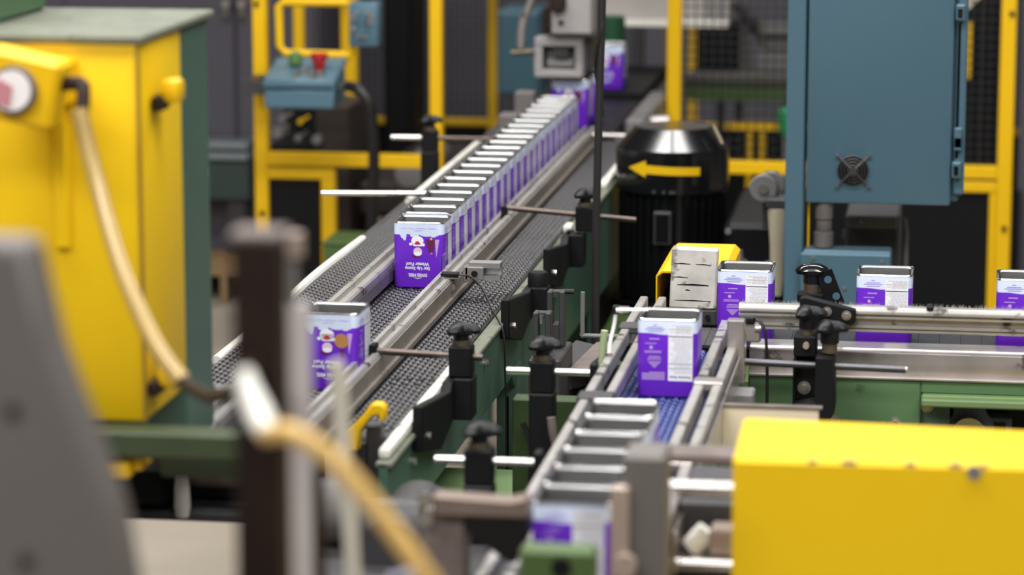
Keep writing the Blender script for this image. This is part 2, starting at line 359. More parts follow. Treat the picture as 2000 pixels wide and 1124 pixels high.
# ---------------------------------------------------------------- things deep in the cage
t = thing('electrical_cabinet', 'distant teal electrical cabinet left of the pick head', 'cabinet', (-1.58, 10.9, 0))
G().box(-1.672, -1.515, 10.82, 11.1, .59, .898, .006).out('body', BLUD, t)
G().box(-1.66, -1.527, 10.81, 10.82, .60, .888, .003).out('door', BLUD, t)
G().box(-1.62, -1.57, 10.9, 11.0, 0, .59).out('pedestal', DKG, t)
t = thing('gantry_beam', 'light grey steel gantry beam crossing top of the cage', 'beam', (-.95, 9.6, 0))
G().box(-1.14, -.735, 9.56, 9.72, .975, 1.30, .004).out('plate', mat('light_grey_paint', (.40, .37, .35), .5, var=.05), t)
G().box(-1.14, -.735, 9.52, 9.56, .972, .992, .002).out('flange', WHP, t)
for x in (-.80, -.765): G().box(x, x + .016, 9.54, 9.556, .99, 1.3).out('rib', ALUC, t)
for x in (-1.12, -.77): G().box(x, x + .05, 9.66, 9.72, 1.3, 2.2).out('hanger', GRY, t)
G().box(-2.1, .15, 9.62, 9.76, 2.2, 2.26).out('crossbeam', GRY, t)
t = thing('pick_head', 'grey square pick head poised over last tin of the long row', 'gripper', (-1.09, 8.2, .96))
f = G()
f.box(-1.152, -1.02, 8.12, 8.19, 1.049, 1.074, .003).box(-1.152, -1.02, 8.12, 8.19, .964, .985, .003).box(-1.152, -1.13, 8.12, 8.19, .985, 1.049).box(-1.040, -1.02, 8.12, 8.19, .985, 1.049)
PHG = mat('pale_machine_grey', (.30, .285, .28), .5, var=.06)
f.out('frame', PHG, t)
G().box(-1.125, -1.045, 8.18, 8.19, .985, 1.049).box(-1.12, -1.05, 8.15, 8.18, .992, 1.012).out('back_plate', PHG, t)
G().box(-1.10, -1.06, 8.13, 8.18, 1.018, 1.044).out('cylinder_block', DKG, t)
G().box(-1.13, -1.00, 8.19, 8.36, .975, 1.07).out('carriage', DKG, t)
G().box(-1.10, -.992, 8.08, 8.2, 1.087, 1.50, .004).out('column', PHG, t)
G().box(-1.125, -1.085, 8.1, 8.2, 1.09, 1.16, .006).box(-1.10, -1.06, 8.05, 8.1, 1.15, 1.2, .006).out('valve', BRN, t)
for x, z in ((-1.073, 1.118),): G().lathe([(.007, 0), (.007, .006)], (x, 8.074, z), 'y', 10).out('screw', BLK, t)
G().tube([(-1.15, 8.12, 1.21), (-1.165, 8.12, 1.16), (-1.185, 8.12, 1.11), (-1.19, 8.12, 1.04)], .011, 10, 3).out('air_pipe', STL, t)
G().cyl((-1.215, 8.12, 1.03), (-1.152, 8.12, 1.035), .009, 10).out('nozzle', BRS, t)
G().box(-1.09, -1.0, 8.1, 9.6, 1.46, 1.52).out('boom', GRYP, t)
# machinery seen through the right mesh
t = thing('machine_table', 'dark green machine table seen through mesh above the motor', 'table', (-.8, 10.8, 0))
G().box(-.98, -.58, 10.7, 11.1, .645, .672, .004).box(-.98, -.58, 10.69, 10.7, .60, .645).out('top', OLV, t)
G().box(-.98, -.58, 10.68, 10.70, .668, .70, .003).out('edge_guard', GRYP, t)
for x in (-.865, -.80, -.62): G().box(x, x + .025, 10.75, 10.8, 0, .60).out('leg', BPAN, t)
t = thing('press_head', 'black machine head standing on the dark green table', 'machine', (-.88, 10.9, .672))
G().box(-.945, -.81, 10.8, 11.05, .672, .86, .006).out('body', BPAN, t)
G().tube([(-.86, 10.85, .95), (-.80, 10.8, .93), (-.74, 10.78, .86), (-.70, 10.78, .80)], .02, 10, 4).out('hose', CABLE, t)
G().box(-.80, -.765, 10.9, 10.95, .672, .98).out('post', GRYP, t)
t = thing('machine_unit', 'grey boxed actuator on green table beside the blue cabinet', 'machine', (-.66, 10.75, .672))
G().box(-.725, -.58, 10.72, 10.9, .700, .775, .004).out('housing', GRY, t)
G().box(-.72, -.58, 10.76, 10.9, .785, .81).box(-.71, -.60, 10.74, 10.9, .83, .86).out('head', GRY, t)
G().box(-.70, -.60, 10.80, 10.9, .672, .83).out('core', BPAN, t)
G().tube([(-.72, 10.74, .94), (-.715, 10.72, .87), (-.70, 10.71, .80)], .006, 8, 4).out('brass_pipe', BRS, t)
t = thing('yellow_stand', 'small yellow steel stand behind the black motor inside the cage', 'stand', (-.68, 10.2, 0))
for x in (-.718, -.672): G().box(x, x + .018, 10.2, 10.22, 0, .56).out('leg', YEL, t)
G().box(-.76, -.60, 10.19, 10.23, .56, .585).out('top', YEL, t)
t = thing('green_lamp', 'bright green plastic housing peeking past left edge of blue cabinet', 'lamp', (-.58, 10.1, 0))
G().lathe([(.022, .555), (.026, .575), (.026, .63), (.012, .645)], (-.582, 10.15, 0), 'z', 14).out('dome', LITG, t)
G().cyl((-.582, 10.15, 0), (-.582, 10.15, .555), .012, 8).out('stem', GRY, t)
t = thing('yellow_ladder', 'narrow yellow ladder stile behind the right mesh panel', 'ladder', (.03, 10.2, 0))
G().box(.013, .032, 10.46, 10.5, .72, .91).out('stile', YEL, t)
G().box(.066, .069, 10.48, 10.5, 0, 1.3).out('thin_rod', BRS, t)
t = thing('cage_dark_backing', 'black sheet standing in for the dark behind right mesh of the cage', 'panel', (.02, 10.5, 0))
G().box(-.16, .17, 10.5, 10.52, 0, 1.5).out('sheet', BPAN, t)  # added sheet, its black stands in for the dark depth of the cage
t = thing('lamp_shade', 'pale yellow cover corner at top right beside the blue cabinet', 'cover', (.04, 9.3, 1.06))
G().prism([(.005, 1.055), (.005, 1.12), (.07, 1.12), (.035, 1.085)], 'y', 9.25, 9.45).out('shade', CRM, t)

# ---------------------------------------------------------------- main conveyor
PIT = .0254
def belt_mesh(name, x0, x1, m, pw=.0106):
    g = G(); n = int((x1 - x0) / pw); cx = (x0 + x1) / 2; w = (x1 - x0) / n
    g.box(x0 - cx, x1 - cx, -PIT * .48, PIT * .48, -.014, -.0065)
    for i in range(n):
        x = x0 - cx + (i + .5) * w; y = PIT / 4 * (1 if i % 2 else -1); hw = w * .47; hl = PIT * .385
        g.raw([(x - hw, y - hl, -.0065), (x + hw, y - hl, -.0065), (x + hw, y + hl, -.0065), (x - hw, y + hl, -.0065),
               (x - hw * .84, y - hl * .90, -.0028), (x + hw * .84, y - hl * .90, -.0028), (x + hw * .84, y + hl * .90, -.0028), (x - hw * .84, y + hl * .90, -.0028),
               (x - hw * .46, y - hl * .50, 0), (x + hw * .46, y - hl * .50, 0), (x + hw * .46, y + hl * .50, 0), (x - hw * .46, y + hl * .50, 0)],
              [(8, 9, 10, 11), (0, 1, 5, 4), (1, 2, 6, 5), (2, 3, 7, 6), (3, 0, 4, 7), (4, 5, 9, 8), (5, 6, 10, 9), (6, 7, 11, 10), (7, 4, 8, 11)])
    return g.mesh(name, m, ang=60), cx
mc = thing('main_conveyor', 'wide conveyor with dark grey modular belt and green side plates carrying the long tin row', 'conveyor', (-1.0775, 6.8, 0))
bm_, cx = belt_mesh('belt_module', -1.283, -.874, BELT)
y = 4.62
while y < 8.09: link('belt_module', bm_, mc, loc=(0, y - 6.8, .8)); y += PIT
G().prism([(4.42, .785), (4.42, .655), (5.72, .648), (5.80, .565), (8.1, .53), (8.1, .785)], 'x', -.868, -.853, .002).out('side_plate', GRND, mc)
G().box(-.873, -.846, 4.42, 8.1, .778, .787, .002).out('top_lip', LIP, mc)
G().prism([(4.62, .765), (5.6, .762), (5.7, .64), (8.1, .60), (8.1, .785), (4.62, .785)], 'x', -1.303, -1.288, .002).out('side_plate', GRND, mc)
G().box(-1.312, -1.284, 4.62, 8.1, .778, .787, .002).out('top_lip', DKG, mc)
for y0, y1, b in ((4.44, 5.10, 0), (6.60, 6.66, 0), (7.28, 7.95, 0)):
    G().box(-.872, -.853, y0, y1, .787, .804, .005, 2).out('wear_strip', WHW, mc)
for y0, y1, w in ((4.85, 5.02, 0), (5.1, 5.48, 0), (5.56, 6.42, .008), (6.98, 8.08, 0)):
    n = 10; P = [(-1.291 - w * math.sin(math.pi * i / n), y0 + (y1 - y0) * i / n, .793) for i in range(n + 1)]
    G().tube(P, .0095, 8).out('wear_strip', WHW, mc)
G().box(-1.28, -.875, 4.64, 5.6, .770, .785).box(-1.28, -.875, 5.6, 8.1, .70, .785).out('bed', BPAN, mc)
G().cyl((-1.285, 4.61, .776), (-.87, 4.61, .776), .018, 18).out('end_roller', DKG, mc)
for y in (5.75, 7.0, 7.95):
    for x in (-1.29, -.89): G().box(x, x + .04, y, y + .06, 0, .66).out('leg', GRND, mc)
G().box(-.872, -.866, 5.75, 8.1, .06, .60).out('lower_dark_screen', BPAN, mc)  # added black sheet, hides the lit floor so it stays dark below the belt
for y, z in ((4.62, .742), (5.02, .752), (5.36, .75), (5.95, .72)): G().lathe([(.007, -.853), (.007, -.846), (.004, -.844)], (0, y, z), 'x', 10).out('bolt', CHR, mc)

def rail_profile(x0, x1, z0, z1):                     # two ridges and a dark slot between
    w = x1 - x0
    return [(x0, z0), (x1, z0), (x1, z1 - .004), (x1 - .003, z1), (x1 - w * .33, z1), (x1 - w * .36, z1 - .010), (x0 + w * .36, z1 - .010), (x0 + w * .33, z1), (x0 + .003, z1), (x0, z1 - .004)]
t = thing('guide_rail', 'long double-ridged aluminium guide rail right of the main tin row', 'rail', (-.982, 6.2, .81))
G().prism(rail_profile(-1.000, -.966, .812, .850), 'y', 4.3, 7.98).out('extrusion', ALU, t)
G().box(-.966, -.9635, 4.3, 7.98, .806, .843).box(-.9635, -.957, 4.3, 7.98, .806, .815).out('outer_face', mat('brownish_aluminium', (.27, .235, .205), .45, .4, var=.2, scale=20), t)  # rail's side face in a darker brown
for y in (5.2, 6.3, 7.4): G().box(-.995, -.967, y, y + .012, .803, .813).out('spacer', DKG, t)
t = thing('guide_rail', 'long aluminium guide rail left of the main tin row, mostly behind tins', 'rail', (-1.133, 6.2, .81))
G().prism(rail_profile(-1.155, -1.1145, .812, .850), 'y', 4.3, 7.98).out('extrusion', ALU, t)
G().box(-1.112, -1.1115, 4.3, 7.98, .812, .835).out('wear_face', mat('lilac_wear_strip', (.13, .11, .14), .4), t)
for y in (5.2, 6.3, 7.4): G().box(-1.15, -1.12, y, y + .012, .803, .813).out('spacer', DKG, t)

# ---------------------------------------------------------------- tins (stood upside down, open end up)
TW, TD, TH = .1015, .0995, .132
def rrect(w, d, r, n=5):
    P = []
    for cx_, cy_, a0 in ((w / 2 - r, d / 2 - r, 0), (-w / 2 + r, d / 2 - r, 90), (-w / 2 + r, -d / 2 + r, 180), (w / 2 - r, -d / 2 + r, 270)):
        for i in range(n + 1): a = R(a0 + 90 * i / n); P.append((cx_ + r * math.cos(a), cy_ + r * math.sin(a)))
    return P
def shell(levels, cap0=False, cap1=False):            # levels: (inset, z)
    g = G(); rings = []
    for ins, z in levels: rings.append([g.bm.verts.new((x, y, z)) for x, y in rrect(TW - 2 * ins, TD - 2 * ins, .011 - ins * .8)])
    n = len(rings[0])
    for A, B in zip(rings, rings[1:]):
        for k in range(n): g.bm.faces.new((A[k], A[(k + 1) % n], B[(k + 1) % n], B[k]))
    if cap0: g.bm.faces.new(rings[0][::-1])
    if cap1: g.bm.faces.new(rings[-1])
    return g
FX, FZ = (1, 0, 0), (0, 0, 1)
def front_print(kind):
    g = G(); Y0 = -TD / 2
    def poly(pts, lay=1): g.face([(x, Y0 - .0002 * lay, z) for x, z in pts])
    def ell(x, z, a, b, lay=1, n=16): poly([(x + a * math.cos(2 * math.pi * k / n), z + b * math.sin(2 * math.pi * k / n)) for k in range(n)], lay)
    X = lambda mm: (mm - 50) / 1000.; Z = lambda mm: TH - mm / 1000.
    g.m(0)                                            # pale band with its snow drips
    top = [(X(10.5), Z(4)), (X(10.5), Z(20))]
    for k in range(25): u = k / 24; top.append((X(10.5 + 79 * u), Z(22 + 4.5 * u + 1.2 * math.sin(9 * u) + (2.5 if .80 < u < .93 else 0))))
    top += [(X(89.5), Z(4))]
    poly(top[::1], 1)
    for k, (x, z, a, b) in enumerate(((20, 27, 6.2, 6.5), (22, 33, 3.2, 4), (16, 24, 5, 3), (42, 26, 9, 4.5), (66, 25, 12, 3.5))): ell(X(x), Z(z), a / 1000, b / 1000, 1.2 + k * .2)
    g.m(1)                                            # cup with whipped cream, upside down
    ell(X(48), Z(37), .0125, .0095, 3); poly([(X(37), Z(36)), (X(60), Z(36)), (X(57.5), Z(48)), (X(40), Z(48))], 3); ell(X(34.5), Z(44), .0035, .0028, 3); ell(X(60), Z(45), .003, .003, 3)
    g.m(4); ell(X(45.5), Z(67), .0088, .0040, 3)
    g.m(2); ell(X(48.5), Z(59), .0088, .0088, 4)
    g.m(1); ell(X(48.5), Z(63), .0080, .0045, 5); g.m(8); ell(X(46), Z(58), .0009, .0009, 6, 8); ell(X(51), Z(58), .0009, .0009, 6, 8)
    g.m(3); ell(X(48), Z(41.5), .0042, .0038, 5); ell(X(43.6), Z(43), .002, .0016, 5); ell(X(52.2), Z(43), .002, .0016, 5)
    if kind == 'tree':
        g.m(4); P = []
        for w, z in ((9.5, 34), (8.8, 38), (6.6, 39), (8.6, 44), (5.6, 45), (7.2, 51), (4.2, 52), (5, 57), (1, 61)): P.append((w, z))
        poly([(X(75 - w * 1.16), Z(z)) for w, z in P] + [(X(75 + w * 1.16), Z(z)) for w, z in P[::-1]], 3)
        g.m(5); poly([(X(73.5), Z(31)), (X(73.5), Z(35)), (X(78), Z(35)), (X(78), Z(31))], 4)
        g.m(6); ell(X(76), Z(62), .0022, .0022, 4)
    else:
        g.m(6); ell(X(73), Z(47), .0125, .0125, 3); g.m(4); poly([(X(70), Z(62)), (X(78), Z(62)), (X(76), Z(76)), (X(72), Z(76))], 3)
    g.m(7); poly([(X(83), Z(34)), (X(86), Z(71)), (X(92), Z(34))], 3)
    g.m(1)
    y = Y0 - .0007
    text(g, 'SWISS MISS.', .0088, (X(48), y, Z(106)), FX, FZ, .025, True, .86)
    poly([(X(38), Z(111)), (X(44), Z(112.6)), (X(48.5), Z(114)), (X(53), Z(112.6)), (X(58), Z(111)), (X(53), Z(111.7)), (X(48.5), Z(112.8)), (X(44), Z(111.7))], 3)
    text(g, 'Stir Up Some', .0090, (X(48), y, Z(92.5)), FX, FZ, .025, True, 1.03)
    text(g, 'Winter Fun!', .0090, (X(48), y, Z(84)), FX, FZ, .025, True, 1.03)
    g.m(8)
    text(g, 'No Artificial', .0034, (X(50), y, Z(16.8)), FX, FZ, 0, True)
    text(g, 'Sweeteners  \u2022  Preservatives  \u2022  Colors  \u2022  Flavors', .0034, (X(50), y, Z(12.6)), FX, FZ, 0, True)
    bmesh.ops.recalc_face_normals(g.bm, faces=[])
    for f in g.bm.faces:
        f.normal_update()
        if f.normal.y > 0: f.normal_flip()
    return g.mesh('front_print', [P_BAND, P_WHT, P_PNK, P_RED, P_MAR, P_YEL, P_TAN, P_LIL, P_LAV])
def side_print():                                     # nutrition panel on the right-hand side, printed upside down
    g = G(); X0 = TW / 2
    U = lambda mm: (mm - 49.5) / 1000.; Z = lambda mm: TH - mm / 1000.
    def rect(u0, u1, z0, z1, lay): g.face([(X0 + .0002 * lay, U(u0), Z(z1)), (X0 + .0002 * lay, U(u1), Z(z1)), (X0 + .0002 * lay, U(u1), Z(z0)), (X0 + .0002 * lay, U(u0), Z(z0))])
    def ell(u, z, a, lay, n=12): g.face([(X0 + .0002 * lay, U(u) + a / 1000 * math.cos(2 * math.pi * k / n), Z(z) + a / 1000 * math.sin(2 * math.pi * k / n)) for k in range(n)])
    g.m(0); rect(51.5, 92, 9, 104.5, 1)
    g.m(1); rect(52.5, 91, 28.6, 30.2, 2); rect(52.5, 91, 17, 17.6, 2); rect(52.5, 91, 75, 76, 2); rect(52.5, 91, 83, 83.8, 2)
    rnd = random.Random(3)
    g.m(2)
    for z in [10.5, 12.4, 14.3, 19.2, 21.2, 23.4] + [33 + 2.6 * k for k in range(16)] + [78, 80.5, 86, 88.5, 91]:
        u = 53 + rnd.random() * 14
        while u < 88:
            l = 2 + rnd.random() * 7; rect(u, min(u + l, 90.5), z, z + .75, 2); u += l + 1.2
    g.m(1); text(g, 'Nutrition Facts', .0062, (X0 + .0005, U(72), Z(98)), (0, 1, 0), FZ, .012, True, .92)
    g.m(3)
    for z, a, b in ((10, 26, 33), (14, 17, 42), (17, 13, 46), (20.5, 18, 42)): rect(a, b, z, z + 1.2, 2)
    g.m(4)
    for z, a, b, h in ((33, 20, 37, 2), (41, 13, 32, 1.4), (54, 12, 40, 1.3), (56.4, 12, 40, 1.3), (63, 19, 38, 1.2), (65.5, 18, 39, 1.2), (68, 17, 40, 1.2)): rect(a, b, z, z + h, 2)
    ell(23, 48.5, 3.1, 2)
    for k in range(7): w = 11 - 1.5 * k; rect(28.5 - w, 28.5 + w, 72 + 1.6 * k, 73 + 1.6 * k, 2)
    for k in range(7): rect(8 + (12 if k == 0 else 0), 46, 90 + 2. * k, 91.2 + 2. * k, 2)
    return g.mesh('side_print', [P_WHT, P_DRK, P_GRY, P_LAV, P_LIL])
def left_print():                                     # orange and white artwork on the left-hand side
    g = G(); X0 = -TW / 2
    def ell(u, z, a, b, lay, n=14): g.face([(X0 - .0002 * lay, u + a * math.cos(2 * math.pi * k / n), z + b * math.sin(2 * math.pi * k / n)) for k in range(n)][::-1])
    g.m(0); ell(-.026, .094, .010, .016, 1); ell(.010, .075, .014, .022, 1)
    g.m(1); ell(-.030, .060, .009, .007, 1); ell(-.028, .036, .010, .006, 1); ell(.015, .040, .016, .010, 1)
    g.m(2); ell(.018, .098, .018, .012, 2)
    return g.mesh('left_print', [P_ORG, P_WHT, P_TAN])
body_m = shell([(.0012, 0), (.0004, .0009), (0, .002), (0, .1285), (.0004, .130)], True).mesh('body', TINP)
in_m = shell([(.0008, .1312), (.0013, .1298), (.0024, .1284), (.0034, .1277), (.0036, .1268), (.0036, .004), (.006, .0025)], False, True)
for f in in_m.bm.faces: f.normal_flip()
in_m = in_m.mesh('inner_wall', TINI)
rim_m = shell([(.0006, .1292), (-.0005, .1294), (-.0010, .1304), (-.0006, .1315), (.0002, .132), (.0009, .1317), (.0010, .1308)]).mesh('rim', TIN)
fp = {k: front_print(k) for k in ('tree', 'cookie')}; sp_m = side_print(); lp_m = left_print()
def make_tin(label, kind, loc, rz=0., group=None):
    t = thing('tin', label, 'tin', loc, group); t.rotation_euler = (0, 0, R(rz))
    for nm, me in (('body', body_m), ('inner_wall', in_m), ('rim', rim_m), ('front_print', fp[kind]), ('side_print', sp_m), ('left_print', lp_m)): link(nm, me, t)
    return t
def put_tin(src, label, loc, rz=0., group=None):
    c = copy_tree(src); c.location = loc; c.rotation_euler = (0, 0, R(rz)); c['label'] = label
    if group: c['group'] = group
    elif 'group' in c: del c['group']
    return c
ORD = ['first', 'second', 'third', 'fourth', 'fifth', 'sixth', 'seventh', 'eighth', 'ninth', 'tenth', 'eleventh', 'twelfth', 'thirteenth', 'fourteenth', 'fifteenth', 'sixteenth', 'seventeenth', 'eighteenth', 'nineteenth', 'twentieth', 'twenty-first']
MX = -1.0575; BZ = .8002
tin0 = make_tin('purple tin with snowy cup picture heading the long row, its front fully in view', 'tree', (MX, 5.82 + TD / 2, BZ), 0, 'tins in the long row')
for i in range(20):
    put_tin(tin0, 'purple open tin, %s behind the leading tin of the long row' % ORD[i], (MX - .0055 + random.uniform(-.001, .001), 5.947 + TD / 2 + .1012 * i, BZ), random.uniform(-.5, .5), 'tins in the long row')
put_tin(tin0, 'purple tin directly beneath the grey pick head', (MX - .004, 8.17 + TD / 2, BZ + .022))
put_tin(tin0, 'purple tin behind the pick head, only its side in view', (MX + .006, 8.31 + TD / 2, BZ + .022))
put_tin(tin0, 'lone purple tin on the far infeed beyond the hanging black rod', (-1.05, 8.92 + TD / 2, .842))
make_tin('stray purple tin with gingerbread picture left of the bright bar, nearest on wide belt', 'cookie', (-1.036, 4.86 + TD / 2, BZ), -2)
BX = -.472
for i in range(6):
    put_tin(tin0, 'purple open tin on blue belt, %s counted from the camera end' % ORD[i], (BX + (0, .001, -.001, .001, .004, .002)[i], 3.66 + TW / 2 + .1005 * i, BZ), -90 + random.uniform(-1, 1), 'tins queued on the blue belt')
put_tin(tin0, 'purple tin standing alone at far end of the blue belt', (BX + .001, 4.89 + TW / 2, BZ), -90)
put_tin(tin0, 'purple tin on the cross conveyor beside the smudged white block', (-.378, 5.37 + TW / 2, BZ), -90)
put_tin(tin0, 'purple tin in the middle of the cross conveyor before the blue cabinet', (-.127, 5.36 + TW / 2, BZ), -90)
put_tin(tin0, 'purple tin at right edge of the picture on the cross conveyor', (.122, 5.35 + TW / 2, BZ), -90)

# far infeed beyond the cage opening
t = thing('infeed_conveyor', 'dark infeed conveyor with grey bearing block behind the black motor', 'conveyor', (-.95, 9.0, 0))
G().box(-1.16, -.93, 8.12, 8.85, .78, .821, .004).box(-1.16, -.93, 8.85, 9.6, .80, .84, .004).out('bed', BPAN, t)
G().box(-.925, -.87, 8.3, 9.0, .765, .83, .008).out('bearing_block', GRY, t)
G().cyl((-.87, 8.5, .80), (-.82, 8.5, .80), .018, 16).box(-.92, -.84, 8.16, 8.3, .745, .785, .006).out('drive_shaft', STL, t)
G().box(-.93, -.80, 8.12, 8.16, .785, .80).out('tie_rod', STL, t)
for x in (-1.12, -.99): G().box(x, x + .05, 9.1, 9.16, 0, .80).out('leg', DKG, t)
t = thing('green_drum', 'dark green drum behind the lone far tin', 'drum', (-1.02, 9.3, .84))
G().lathe([(.038, .84), (.038, 1.03), (.032, 1.035)], (-1.062, 9.2, 0), 'z', 20).out('shell', mat('bottle_green', (.012, .07, .03), .5), t)
t = thing('column', 'grey steel column behind the far infeed', 'column', (-.98, 10.4, 0))
G().box(-1.135, -1.095, 10.4, 10.46, 0, 2, .003).out('shaft', DKG, t)
G().box(-1.04, -.995, 10.42, 10.46, 0, 2, .003).out('side_shaft', GRYP, t)
G().box(-1.15, -.98, 10.38, 10.48, 0, .02).out('foot', DKG, t)
t = thing('small_bracket', 'pair of small pale blocks left of the far tin row', 'bracket', (-1.21, 8.3, .8))
G().box(-1.215, -1.165, 7.88, 7.95, .83, .89, .004).out('block', GRYP, t)
G().box(-1.205, -1.15, 8.1, 8.16, .85, .925, .004).out('block', GRYP, t)
G().box(-1.26, -1.16, 7.9, 8.3, .803, .83).out('foot', DKG, t)
G().box(-1.205, -1.15, 8.1, 8.16, .83, .85).out('riser', DKG, t)

t = thing('support_rod', 'short steel rod across the belt near far end of the long row', 'rod', (-.93, 7.9, .8))
G().cyl((-.985, 7.9, .838), (-.85, 7.9, .836), .0065, 12).out('rod', STL, t)
G().box(-.984, -.972, 7.885, 7.915, .80, .85, .002).out('rail_plate', BLKM, t)
# ---------------------------------------------------------------- photo sensor on the right guide rail
t = thing('photo_sensor', 'black photo sensor on an aluminium stub bar at the leading tin', 'sensor', (-.94, 5.7, .81))
Yp = 5.72
g = G().prism([(Yp - .017, .840), (Yp + .017, .840), (Yp + .017, .874), (Yp - .017, .874), (Yp - .017, .864), (Yp + .006, .863), (Yp + .006, .850), (Yp - .017, .849)], 'x', -.938, -.876)
g.out('profile_bar', ALUC, t)
G().box(-.944, -.908, Yp - .022, Yp - .0172, .841, .866, .001).box(-.9475, -.9385, Yp - .022, Yp + .014, .836, .866, .001).out('mounting_plate', STL, t)
G().lathe([(.0062, 0), (.0062, .005)], (-.925, Yp - .027, .854), 'y', 12).out('bolt', BLK, t)
G().box(-.985, -.95, 5.655, 5.675, .8535, .8615, .002).out('sensor_body', BLK, t)
G().box(-.978, -.948, 5.66, 5.70, .848, .8525, .001).box(-.975, -.970, 5.66, 5.69, .82, .848, .001).out('bracket', STL, t)
G().lathe([(.006, 0), (.006, .006)], (-.962, 5.655, .833), 'y', 12).out('bolt', CHR, t)
G().box(-.9835, -.9825, 5.66, 5.70, .86, .893).out('reflector', CLR, t)
G().tube([(-.952, 5.665, .857), (-.93, 5.66, .855), (-.90, 5.62, .843), (-.87, 5.56, .812), (-.842, 5.52, .775), (-.835, 5.50, .70), (-.83, 5.48, .60), (-.828, 5.47, .40), (-.82, 5.46, .1)], .0022, 6, 6).out('cable', CABLE, t)

# ---------------------------------------------------------------- clamps that hold the rails
KN = [(.010, -.002), (.015, .002), (.0235, .003), (.0255, .009), (.021, .015), (.013, .020), (.005, .021)]
def clamp(name, label, x, y, zr, x0, x1, plate=None, rodm=BRWNR, tilt=0., post_to=None, end=None, tw=.02, kr=1.):
    t = thing(name, label, 'clamp', (x, y, 0))
    G().box(x - tw, x + tw, y - .018, y + .018, zr - .034, zr + .02, .003).out('clamp_block', BLKM, t)
    G().cyl((x, y, zr + .02), (x, y, zr + .029), .0165, 16).out('collar', BRS, t)
    G().cyl((x, y, zr + .029), (x, y, zr + .042), .0125, 14).lathe([(r * kr, h + zr + .038) for r, h in KN], (x, y, 0), 'z', 48, 3, .36).out('knob', BLK, t)
    g = G().cyl((x0, y, zr), (x1, y, zr), .0062, 12)
    if tilt: g.turn(tilt, 'Y', (x, y, zr))
    g.out('rod', rodm, t)
    if end is not None: G().box(end - .006, end + .006, y - .014, y + .014, zr - .046, zr + .018, .002).out('rail_plate', BLKM, t)
    if post_to is not None: G().box(x - tw - .001, x + tw + .001, y - .02, y + .02, post_to, zr - .034, .003).out('post', BLKM, t)
    if plate: plate(t)
    return t
def side_bracket(dy, top=.812):
    def f(t):
        G().prism([(4.62 + dy, .832), (4.62 + dy, .757), (4.79 + dy, .72), (5.0 + dy, .76), (5.0 + dy, top), (4.90 + dy, top), (4.89 + dy, .797)], 'x', -.851, -.834, .002).out('mounting_plate', BLKM, t)
        G().box(-.846, -.804, 4.925 + dy, 4.975 + dy, .74, top, .003).out('post', BLKM, t)
        G().lathe([(.006, -.834), (.006, -.828)], (0, 4.66 + dy, .775), 'x', 10).out('bolt', CHR, t)
    return f
clamp('rail_clamp', 'black clamp with brown rod on the main conveyor edge, nearer of the two', -.826, 4.95, .846, -.975, -.79, side_bracket(0), BRWNR, 1.8, None, -.978)
clamp('rail_clamp', 'black clamp with lobed knob beside the hanging rod, farther along the main conveyor edge', -.804, 6.46, .852, -.980, -.692, side_bracket(1.51), BRWNR, 4.0, None, -.982)
t = thing('bracket', 'empty black curved-top bracket bolted to green side plate between two clamps', 'bracket', (-.84, 5.85, 0))
side_bracket(.93, .80)(t)
G().lathe([(.021, .80), (.021, .822), (.018, .828)], (-.826, 5.88, 0), 'z', 20).out('socket', BLKM, t)
clamp('rail_clamp', 'tall black clamp with bright rod left of the long row near the cage', -1.349, 7.6, .862, -1.45, -1.345, None, CHR, 0, .45, -1.163, .021)
G().cyl((-1.33, 7.6, .862), (-1.16, 7.6, .862), .006, 12).out('rod', BRWNR, bpy.data.objects['rail_clamp.002'], 'brown steel rod')
t = thing('support_rod', 'long thin steel rod reaching left from the rail across the yellow door frame', 'rod', (-1.3, 6.75, .84))
G().cyl((-1.452, 6.75, .843), (-1.16, 6.75, .848), .0062, 12).out('rod', CHR, t)
G().box(-1.166, -1.1555, 6.735, 6.765, .815, .86, .002).out('rail_plate', BLKM, t)
clamp('rail_clamp', 'black clamp with lobed knob left of the blue belt, farther of the two', -.676, 4.87, .841, -.736, -.585, None, CHR, 0, .70, -.59, .02)
clamp('rail_clamp', 'black clamp with lobed knob left of the blue belt, nearer the camera', -.688, 4.28, .830, -.754, -.597, None, CHR, 0, .66, -.60, .021)
# posts that hold those two
t = thing('clamp_stand', 'black arm and pale pin below the farther blue-belt clamp', 'stand', (-.67, 4.9, 0))
G().box(-.70, -.65, 4.86, 4.90, .60, .70, .004).box(-.70, -.57, 4.88, 4.96, .62, .68, .004).out('arm', BLKM, t)
G().tube([(-.655, 4.82, .775), (-.650, 4.82, .74), (-.635, 4.83, .69), (-.61, 4.86, .66)], .0075, 10, 3).out('pin', RSTG, t)
G().box(-.70, -.64, 4.86, 4.92, .54, .60, .004).out('post', DKG, t)
t = thing('clamp_stand', 'dark post carrying the nearer blue-belt clamp', 'stand', (-.69, 4.28, 0))
G().box(-.713, -.663, 4.255, 4.305, 0, .66, .004).out('post', BLKM, t)
G().box(-.713, -.60, 4.28, 4.32, .60, .66, .004).out('arm', BLKM, t)

